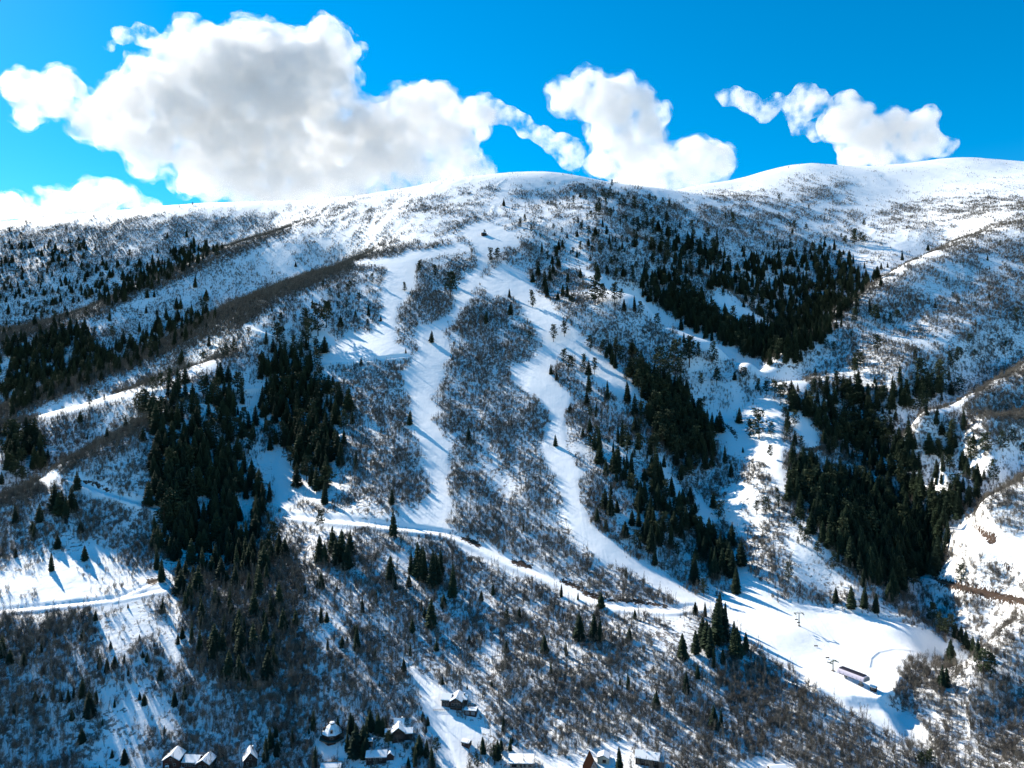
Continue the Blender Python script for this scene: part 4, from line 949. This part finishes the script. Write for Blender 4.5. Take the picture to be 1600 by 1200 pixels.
cu = ring(Bm(), [(1.35, 8.0), (1.35, 9.1)]).build('cupola', M_DARK, rf); ring(Bm(), [(1.7, 9.11), (1.6, 9.5), (.3, 10.)]).build('cupola_snow', M_SNOWROOF, cu)
ring(Bm(), [(8.2, .1), (8.2, .35)]).build('deck', M_FENCE, h)
for i in range(8):
    a = 2*math.pi*i/8; o = window(h, 0, 1.2, 1.7, 1.3, -5.6*math.cos(math.pi/8)) if i == 0 else None
    if i in (2, 4, 6):
        d_ = Bm().box(-.9, .9, -.7, .7, -.6, .9).build('dormer', M_DARK, rf, loc=(4.6*math.cos(a), 4.6*math.sin(a), 5.6)); d_.rotation_euler = (0, 0, a)
# hut left of it
h = thing('small_shed', 'tiny snow-capped shed in the clearing left of the round house', 'shed', 481, 1159, -8)
gable(h, -1.5, 1.5, -1.4, 1.4, 2.1, .6, 'x', M_GREY, over=.3, snow=.4, base=-1); door(h, .3, 0, .9, 1.8, -1.4)
h = thing('garden_shed', 'little dark shed half buried in snow by the bottom lane', 'shed', 729, 1164, -25)
gable(h, -2.6, 2.6, -1.8, 1.8, 2.0, .9, 'x', M_BROWN, over=.35, snow=.45, base=-1.5); door(h, .6, 0, .9, 1.8, -1.8); window(h, -1.1, .9, .8, .7, -1.8)
# many-roofed house
h = thing('many_roofed_house', 'dark glassy chalet with many broken snowy roofs between the firs', 'house', 623, 1152, 6, G)
gable(h, -4., 4., -3.5, 5., 4.6, 3., 'y', M_DARK, snow=.6); gable(h, -8.6, -4.02, -2., 4.2, 3.4, 1.6, 'x', M_DARK, snow=.6)
gable(h, 4.02, 9., -2.4, 4., 3.4, 1.7, 'x', M_DARK, snow=.55)
r = gable(h, -3., 3., 5.02, 10., 6.2, 2., 'x', M_DARK, snow=.7); chimney(r, 1.8, 7.5, 7, 9.4)
for x in (-2.5, -.85, .85, 2.5): window(h, x, .8, 1.3, 3., -3.5, M_DARK)
window(h, 0, 4.9, 1.4, 1.4, -3.5, M_DARK); window(h, -6.4, 1., 1.8, 1.4, -2., M_DARK); window(h, 6.5, 1., 1.8, 1.4, -2.4, M_DARK)
# pair of low buildings
h = thing('low_house', 'low house with a grey snow roof below the dark glassy chalet', 'house', 590, 1186, 3, G)
gable(h, -6.5, 5.5, -3., 3.6, 2.8, 2., 'x', M_DARK, roofmat=M_GREY); gable(h, 5.52, 10., -1.8, 5.2, 2.6, 1.8, 'y', M_BROWN)
for x in (-4.4, -1.4, 2.2): window(h, x, .9, 1.4, 1.1, -3.)
door(h, 4.3, 0, 1., 2., -3.)
h = thing('outbuilding', 'small square outbuilding with thick snow behind the low house', 'shed', 576, 1163, 5)
gable(h, -2.6, 2.6, -2., 2., 2.5, .5, 'x', M_DARK, over=.3, snow=.6, base=-2); door(h, 0, 0, 1.4, 2., -2.)
# house cut by the bottom edge
h = thing('flat_roofed_house', 'wide snow-roofed house with a dark ridge beam, lowest of the left chalets', 'house', 517, 1204, 4, G)
r = gable(h, -5.5, 6., -2.6, 3.6, 2.8, 1.5, 'x', M_GREY); Bm().box(-6.2, 6.6, .25, .75, 4.95, 5.12).build('ridge_beam', M_DARK, r)
for x in (-3.4, 0, 3.2): window(h, x, .8, 1.4, 1.1, -2.6)
# big chalet by the lane
h = thing('big_chalet', 'large dark chalet with a broad gable and snowy roof above the lane', 'house', 706, 1100, -7, G)
gable(h, -6.8, -.3, -3.4, 5., 4.2, 2.3, 'x', M_DARK, snow=.6); gable(h, -.28, 8., -4.6, 7.5, 3.8, 2.5, 'y', M_BROWN, snow=.65)
r = gable(h, 8.02, 11., 0., 5.5, 3.6, 1.8, 'x', M_DARK, snow=.5); chimney(r, 8.8, 2.6, 4.6, 7.2, .9)
for x in (-5.2, -2.6): window(h, x, 1.8, 1.7, 1.2, -3.4); window(h, x, .1, 1.5, 1.1, -3.4)
for x in (1.6, 3.9, 6.1): window(h, x, 1.0, 1.6, 1.8, -4.6)
window(h, 3.9, 4., 1.6, 1.2, -4.6)
Bm().box(.2, 7.5, -6.4, -4.62, .2, .45).build('balcony', M_FENCE, h)
h = thing('garage', 'low garage under a flat sheet of snow right of the large chalet', 'garage', 736, 1114, -10, G)
gable(h, -4., 4., -2.6, 2.6, 2.6, .6, 'x', M_BROWN, over=.4, snow=.4, base=-2)
for x in (-1.9, 1.9): door(h, x, 0, 2.6, 2.1, -2.6, M_GREY)
# rail fence on the lane
f = thing('rail_fence', 'short rail fence across the snow in front of the large chalet', 'fence', 690, 1111, 4)
for i in range(9): Bm().box(i*1.15-.07-5, i*1.15+.07-5, -.07, .07, -1., 1.3).build('post', M_FENCE, f)
for z in (.5, 1.0): Bm().box(-5.2, 4.4, .075, .13, z, z+.13).build('rail', M_FENCE, f)
# beige house
h = thing('beige_house', 'beige house with big windows and a flat slab of snow on its roof', 'house', 815, 1201, -1, G)
Bm().box(-8, 8, -3, 5, -3, 5.4).build('wall', M_BEIGE, h)
rf = Bm().prism([(-3.9, 5.0), (5.8, 6.4), (5.8, 6.65), (-3.9, 5.25)], -8.9, 8.9, 'x').build('roof', M_ROOF, h)
Bm().prism([(-3.8, 5.28), (5.7, 6.67), (5.7, 7.2), (-3.8, 5.75)], -8.8, 8.8, 'x').build('snow_cover', M_SNOWROOF, rf, bevel=.10)
for x, w in ((-5, 3.4), (-.6, 1.6), (2., 1.6), (5.6, 2.2)): window(h, x, 2.6, w, 1.9, -3); window(h, x, -.1, w*.8, 1.7, -3)
# A-frame
h = thing('a_frame_house', 'steep dark A-frame house cut by the bottom of the picture', 'house', 925, 1206, 8, G)
Bm().prism([(-4.4, -2), (4.4, -2), (4.4, .2), (0, 9.4), (-4.4, .2)], -4, 5, 'y').build('wall', M_GREY, h)
k = 9.2/4.4
for s in (-1, 1):
    pts = [(s*5.1, .2-k*.7), (0, 9.4), (0, 9.75), (s*5.35, .2-k*.7)]
    r = Bm().prism(pts[::s], -4.9, 5.8, 'y').build('roof', M_SHINGLE, h)
window(h, 0, 4.6, 1.5, 1.6, -4); window(h, -1.5, .8, 1.6, 2., -4); window(h, 1.5, .8, 1.6, 2., -4); Bm().box(-3.4, 3.4, -5.6, -4.02, .1, .35).build('balcony', M_FENCE, h)
# cream garage
h = thing('cream_garage', 'cream garage with a dark square door and snow on both roof slopes', 'garage', 943, 1188, -14, G)
gable(h, -4.2, 4.2, -3.4, 4., 3.2, 2., 'y', M_CREAM, over=.5, snow=.4); door(h, .9, 0, 2.7, 2.3, -3.4, M_DARK)
# long house lower right
h = thing('dark_long_house', 'long dark house with a tilted white roof and chimney vents', 'house', 1012, 1191, -18, G)
r = gable(h, -8.2, 8.2, -3.6, 5., 4.2, 2.9, 'x', M_DARK, over=.8, snow=.45)
chimney(r, -.5, .0, 6.3, 7.9, .7); chimney(r, 5.2, .2, 6.3, 7.7, .6); Bm().tube((3.2, -2., 5.4), (3.2, -2., 7.), .18).build('vent_pipe', M_METAL, r)
for x in (-6, -3, 0, 3, 6): window(h, x, 1.2, 1.6, 1.6, -3.6)
Bm().box(8.22, 11.5, -2, 4.2, -3, 2.6).build('annex', M_GREY, h); Bm().box(8.22, 11.8, -2.3, 4.5, 2.61, 3.1).build('annex_snow', M_SNOWROOF, h, bevel=.08)
h = thing('low_shed', 'low snow-covered shed at the bottom edge below the lift woods', 'shed', 1215, 1206, 6)
gable(h, -5, 5, -2, 2.5, 2.3, 1., 'x', M_BROWN, over=.4, snow=.5, base=-2); door(h, 0, 0, 1.6, 2., -2)

# ---- lift: lower terminal, towers, chairs, rope
pA = hit([1316], [1056], Z)[0]; pB = hit([1350], [1074], Z)[0]; dv = pB-pA
t_yaw = math.degrees(math.atan2(dv[1], dv[0])); Lt = min(max(np.hypot(dv[0], dv[1]), 18.), 25.)
pm = (pA+pB)/2; pm[2] = float(ground_z(pm[0], pm[1], Z))
st = thing('lift_terminal', 'long rounded chairlift terminal with plum roof and pale lavender sides', 'lift station', 0, 0, t_yaw, p=pm)
hl = Lt/2; prof = [(-3.0, 3.4), (3.0, 3.4), (3.25, 4.4), (2.9, 5.6), (1.9, 6.35), (-1.9, 6.35), (-2.9, 5.6), (-3.25, 4.4)]
Bm().prism(prof, -hl, hl, 'x').build('housing', M_LAV, st, bevel=.18)
Bm().prism([(-2.2, 6.2), (2.2, 6.2), (1.95, 6.75), (-1.95, 6.75)], -hl+.6, hl-.9, 'x').build('roof', M_PLUM, st, bevel=.12)
Bm().prism([(y*.93, 3.5+(z-3.4)*.93) for y, z in prof], hl-.05, hl+.55, 'x').build('end_panel', M_GREY, st, bevel=.1)
for k in range(6):
    for s in (-1, 1): Bm().box(-hl*.8+k*hl*.32-.05, -hl*.8+k*hl*.32+.05, s*3.26-.03, s*3.26+.03, 3.9, 5.0).build('panel_seam', M_GREY, st)
for x in (-hl*.55, hl*.6):
    lg = Bm().box(x-.7, x+.7, -.7, .7, -1.5, 3.45).build('leg', M_METAL, st); Bm().box(x-1.2, x+1.2, -1.1, 1.1, -1.5, .4).build('footing', M_STONE, lg)
for zz in (2.9,):
    w = Bm()
    ring(w, [(2.5, zz), (2.5, zz+.28)], 20); w.build('bullwheel', M_METAL, st, loc=(hl*.35, 0, 0))
for s in (-1, 1): Bm().box(-hl*.9, hl*.3, s*2.6-.12, s*2.6+.12, 2.9, 3.2).build('sheave_rail', M_DARK, st)
ax = Vector((dv[0], dv[1], 0)).normalized(); sd = Vector((-ax.y, ax.x, 0))
def at_axis(along, side):
    q = Vector(pm)+ax*along+sd*side; return np.array([q.x, q.y, float(ground_z(q.x, q.y, Z))])
hu = thing('operator_hut', 'small dark operator hut with snow on top at the near end of the terminal', 'hut', 0, 0, t_yaw+8, p=at_axis(hl+3.5, 2.0))
gable(hu, -1.6, 1.6, -1.3, 1.3, 2.3, .7, 'x', M_DARK, over=.4, snow=.35, base=-1); window(hu, 0, 1.1, 1.6, .8, -1.3); door(hu, .9, 0, .7, 1.9, 1.38)
rk = thing('ski_rack', 'low wooden ski rack on the snow beside the operator hut', 'rack', 0, 0, t_yaw-6, p=at_axis(hl+5.5, -1.2))
for x in (-2, 0, 2): Bm().box(x-.06, x+.06, -.06, .06, -.6, 1.1).build('post', M_FENCE, rk)
for z in (.55, 1.02): Bm().box(-2.2, 2.2, .065, .13, z, z+.12).build('rail', M_FENCE, rk)

def tower(label, u, v, hgt, yaw, p=None):
    t = thing('lift_tower', label, 'lift tower', u, v, yaw, 'chairlift towers by the lower terminal', p=p)
    Bm().tube((0, 0, -1.5), (0, 0, hgt), .42, 12, .30).build('mast', M_GREENM, t)
    Bm().box(-.9, .9, -.9, .9, -1.2, .35).build('footing', M_STONE, t)
    c = Bm().box(-.3, .3, -3.2, 3.2, hgt+.004, hgt+.45).build('crossarm', M_GREENM, t)
    for s in (-1, 1):
        sh = Bm().box(-2.2, 2.2, s*2.9-.14, s*2.9+.14, hgt-.45, hgt-.02).build('sheave_train', M_GREENM, t)
        for k in range(6): Bm().tube((-1.9+k*.76, s*2.9-.2, hgt-.5), (-1.9+k*.76, s*2.9+.2, hgt-.5), .24, 10).build('sheave', M_RUBBER, sh)
    Bm().tube((0, -1.4, hgt+.45), (0, -1.4, hgt+1.4), .07, 6).tube((0, 1.4, hgt+.45), (0, 1.4, hgt+1.4), .07, 6).tube((0, -1.45, hgt+1.4), (0, 1.45, hgt+1.4), .07, 6).build('lifting_frame', M_METAL, t)
    return t
pT1 = at_axis(-hl-5, 0); pT2 = hit([1248.5], [978], Z)[0]
a2 = math.degrees(math.atan2(pT2[1]-pT1[1], pT2[0]-pT1[0]))
tower('short grey-green lift tower at the uphill end of the terminal', 0, 0, 6.2, t_yaw, p=pT1)
tower('tall grey-green lift tower standing alone on the snow above the terminal', 0, 0, 9.4, a2, p=pT2)
d2 = Vector((pT2[0]-pT1[0], pT2[1]-pT1[1], 0)).normalized(); s2 = Vector((-d2.y, d2.x, 0))
far = hit([1160], [868], Z)[0]
rope = Bm()
for s in (-1, 1):
    P = [Vector(pm)+ax*(hl*.3)+sd*(s*2.6)+Vector((0, 0, 3.)), Vector(pm)-ax*hl+sd*(s*2.6)+Vector((0, 0, 3.)), Vector(pT1)+sd*(s*2.9)+Vector((0, 0, 5.5))]
    e = 1 if (s2*1).dot(sd) > 0 else -1
    P += [Vector(pT2)+s2*(s*e*2.9)+Vector((0, 0, 8.7)), Vector(far)+s2*(s*e*2.9)+Vector((0, 0, 9.5))]
    for a, b in zip(P[:-1], P[1:]): rope.tube(a, b, .03, 5)
ro = rope.build('haul_rope', M_METAL); tag(ro, 'thin double haul rope of the chairlift running uphill from the terminal', 'rope')
tower('lift tower at the foot of the brushy spur, farthest up the snow', 0, 0, 9.8, a2, p=far)
chair0 = None
for (along, s, lab) in ((-2.6, 1, 'upper of two chairs hanging beside the lone lift tower'), (-6.5, 1, 'lower of two chairs hanging beside the lone lift tower')):
    q = Vector(pT2)+d2*along+s2*(s*2.9); zr = pT2[2]+8.6+(pT1[2]+5.5-pT2[2]-8.6)*(-along)/max(1., math.hypot(pT2[0]-pT1[0], pT2[1]-pT1[1]))
    c = link(bpy.data.objects.new('lift_chair', None)); c.location = (q.x, q.y, zr); c.rotation_euler = (0, 0, math.radians(a2)); tag(c, lab, 'chair', 'chairs on the lift rope')
    Bm().tube((0, 0, .06), (0, 0, -2.2), .05, 6).build('hanger', M_METAL, c)
    Bm().box(-.05, .55, -1.1, 1.1, -2.75, -2.65).build('seat', M_DARK, c); Bm().box(-.12, -.04, -1.1, 1.1, -2.72, -1.95).build('backrest', M_DARK, c)
    Bm().tube((0, -1.1, -2.2), (0, 1.1, -2.2), .045, 6).build('crossbar', M_METAL, c)
# upper station near the top of the runs
tp = thing('summit_station', 'dark round-roofed hut of the upper lift station high on the snow', 'hut', 756, 368, 20)
Bm().prism([(-3.2, -2), (3.2, -2), (3.2, 2.6), (2.6, 4.2), (1.3, 5.1), (-1.3, 5.1), (-2.6, 4.2), (-3.2, 2.6)], -4.5, 4.5, 'x').build('wall', M_DARK, tp, bevel=.15)
Bm().prism([(-2.4, 4.55), (-1.2, 5.2), (1.2, 5.2), (2.4, 4.55), (1.2, 5.5), (-1.2, 5.5)], -4.4, 4.4, 'x').build('snow_cover', M_SNOWROOF, tp)
Bm().box(4.55, 7.4, -1.2, 1.2, -2, 2.4).build('annex', M_BROWN, tp)
# signs on the snow
for (u, v, lab) in ((1275, 1011, 'dark trail board on the snow between tower and terminal'), (1293, 1029.5, 'dark trail board beside the uphill end of the terminal')):
    s = thing('trail_sign', lab, 'sign', u, v, -8, 'trail boards on the lift slope')
    Bm().box(-1.2, 1.2, -.05, .05, .5, 1.3).build('board', M_DARK, s)
    for x in (-1., 1.): Bm().box(x-.06, x+.06, .06, .16, -.8, 1.4).build('post', M_FENCE, s)

for o in bpy.data.objects:                     # true sizes of the chalets
    if o.parent is None and o.get('category') in ('house', 'garage', 'shed'):
        k = {'beige_house': .82, 'dark_long_house': .76, 'cream_garage': .74, 'big_chalet': .85, 'many_roofed_house': .88}.get(o.name, .92); o.scale = (k, k, k)
# ------------------------------------------------------------------ clouds: closed billowing bodies of scattering air
def cloud_material(name, dens, lo, hi, scale, g):
    m = bpy.data.materials.new(name); m.use_nodes = True; nt = m.node_tree; nt.nodes.clear(); L = nt.links.new
    out = nt.nodes.new('ShaderNodeOutputMaterial'); sc = nt.nodes.new('ShaderNodeVolumePrincipled')
    sc.inputs['Color'].default_value = (.865, .862, .860, 1); sc.inputs['Anisotropy'].default_value = g
    t = nt.nodes.new('ShaderNodeTexCoord'); n = nt.nodes.new('ShaderNodeTexNoise')
    n.inputs['Scale'].default_value = scale; n.inputs['Detail'].default_value = 6; n.inputs['Roughness'].default_value = .62
    mp = nt.nodes.new('ShaderNodeMapRange'); mp.interpolation_type = 'SMOOTHSTEP'
    mp.inputs[1].default_value = lo; mp.inputs[2].default_value = hi; mp.inputs[3].default_value = 0; mp.inputs[4].default_value = dens
    L(t.outputs['Object'], n.inputs['Vector']); L(n.outputs['Fac'], mp.inputs[0]); L(mp.outputs[0], sc.inputs['Density']); L(sc.outputs[0], out.inputs['Volume'])
    return m
def noise3(p, seed):
    """smooth 3-D value noise"""
    r = np.random.RandomState(seed).rand(64, 64, 64); i = np.floor(p).astype(int); f = p-i; f = f*f*(3-2*f); o = 0
    for a in (0, 1):
        for b in (0, 1):
            for c in (0, 1):
                w = (f[:,0] if a else 1-f[:,0])*(f[:,1] if b else 1-f[:,1])*(f[:,2] if c else 1-f[:,2])
                o = o+w*r[(i[:,0]+a) % 64, (i[:,1]+b) % 64, (i[:,2]+c) % 64]
    return o-.5
CLOUD_Y = 5200.
def cloud_body(blobs, seed, grow, vox, disp, flat):
    """overlapping heads fused into one skin, then roughened at several scales"""
    r_ = np.random.RandomState(seed); bm = bmesh.new(); s = CLOUD_Y/F
    for (u, v, r) in blobs:
        y = CLOUD_Y+r_.normal()*r*s*.35
        M = Matrix.Translation(((u-CX)*s, y, (CY-v)*s)) @ Matrix.Diagonal((r*s*grow, r*s*flat*grow, r*s*.9*grow, 1))
        bmesh.ops.create_icosphere(bm, subdivisions=3, radius=1., matrix=M)
        for k in range(int(6+r/7)):            # smaller heads round each one
            d = r_.normal(size=3); d /= np.linalg.norm(d); q = r*s*(.22+.30*r_.rand())*grow; e = .7+.35*r_.rand()
            M = Matrix.Translation(((u-CX)*s+d[0]*r*s*e, y+d[1]*r*s*flat*e, (CY-v)*s+d[2]*r*s*.85*e)) @ Matrix.Diagonal((q*(.8+.6*r_.rand()), q, q*.85, 1))
            bmesh.ops.create_icosphere(bm, subdivisions=2, radius=1., matrix=M)
    me = bpy.data.meshes.new('tmp'); bm.to_mesh(me); bm.free()
    def fuse(me, vox):
        tmp = bpy.data.objects.new('tmp', me); C.objects.link(tmp)
        rm = tmp.modifiers.new('r', 'REMESH'); rm.mode = 'VOXEL'; rm.voxel_size = vox
        dg = bpy.context.evaluated_depsgraph_get(); out = bpy.data.meshes.new_from_object(tmp.evaluated_get(dg)); bpy.data.objects.remove(tmp); bpy.data.meshes.remove(me)
        return out
    me = fuse(me, vox)
    for passes in (((300., 105.), (150., 70.)), ((75., 46.), (36., 26.))):
        n = len(me.vertices); co = np.empty(n*3, np.float32); me.vertices.foreach_get('co', co); co = co.reshape(-1, 3).astype(float)
        no = np.empty(n*3, np.float32); me.vertices.foreach_get('normal', no); no = no.reshape(-1, 3)
        d = sum(a*(noise3(co/w+seed*7.3+w, 3)+.05) for w, a in passes)*disp*1.5
        co = co+no*d[:,None]; me.vertices.foreach_set('co', co.astype(np.float32).ravel()); me.update()
        me = fuse(me, vox*.9)
    return me
def cloud(label, blobs, seed, matl, vox=20., disp=1.0, core=None, flat=1.0):
    me = cloud_body(blobs, seed, 1.06, vox, disp, flat)
    n = len(me.vertices); co = np.empty(n*3, np.float32); me.vertices.foreach_get('co', co); cen = co.reshape(-1, 3).mean(0).astype(float)
    def settle(me, nm, m):
        n = len(me.vertices); co = np.empty(n*3, np.float32); me.vertices.foreach_get('co', co); co = co.reshape(-1, 3)-cen
        me.vertices.foreach_set('co', co.astype(np.float32).ravel()); me.update(); me.materials.clear(); me.materials.append(m); me.name = nm
        return link(bpy.data.objects.new(nm, me))
    o = settle(me, 'cloud', matl); o.location = cen
    if core:
        c = settle(cloud_body(blobs, seed, .84, vox, disp*.9, flat), 'dense_core', core); c.parent = o
    return tag(o, label, 'cloud', 'clouds behind the mountain')
MC = cloud_material('cloud_air', .0055, .45, .66, .0100, .3)
MK = cloud_material('cloud_core', .010, .37, .60, .0075, .3)
MT = cloud_material('thin_cloud_air', .012, .43, .66, .0080, .3)
cloud('huge heaped white cloud towering behind the left half of the mountain',
 [(68,152,36),(28,138,22),(105,142,28),(50,184,22),(330,112,60),(400,92,55),(450,78,42),(500,98,50),(470,145,72),(390,172,80),(300,172,66),(230,155,56),(180,178,55),(150,208,30),(225,225,42),(310,245,52),(380,255,58),(450,250,72),(530,222,70),(600,212,60),(650,190,46),(690,212,42),(620,260,48),(560,282,48),(480,290,45),(700,258,36),(738,268,22),(748,170,28),(712,182,24),(560,178,34),(415,300,48)], 1, MC, core=MK)
cloud('torn wisp floating off the upper left shoulder of the huge cloud', [(172,72,9),(195,60,15),(225,56,20),(255,66,14),(285,72,14),(310,78,12)], 8, MT, vox=16., disp=.55)
cloud('small wisp trailing from the right end of the huge cloud', [(772,180,19),(796,188,17),(820,198,16),(845,210,15),(870,224,14),(893,242,15)], 2, MT, vox=20., disp=.6)
cloud('low white cloud peeping over the far left ridge', [(-25,330,28),(2,322,27),(30,326,28),(80,312,28),(130,302,30),(172,300,22),(205,310,24),(238,320,16),(150,330,30),(90,335,30)], 3, MC, core=MK, vox=22., disp=.7)
cloud('white leaning cloud over the saddle right of the summit', [(880,150,26),(915,150,30),(950,162,38),(990,177,32),(1028,182,18),(960,202,42),(990,232,42),(1030,256,38),(1080,256,36),(1115,256,30),(1060,282,28),(940,250,20),(1000,282,32)], 4, MC, core=MK, vox=22., disp=.8)
cloud('thin ragged cloud above the far peak, leftmost of the right-hand pair', [(1142,150,18),(1170,156,20),(1195,166,16),(1215,152,18),(1250,162,20),(1280,166,14),(1250,197,15),(1275,207,17)], 5, MT, vox=18., disp=.7)
cloud('soft white cloud just above the far peak at right', [(1312,197,25),(1340,187,28),(1380,207,33),(1420,216,33),(1450,226,23),(1350,227,28),(1390,242,24),(1485,232,12),(1322,162,9)], 6, MT, core=MK, vox=20., disp=.7)
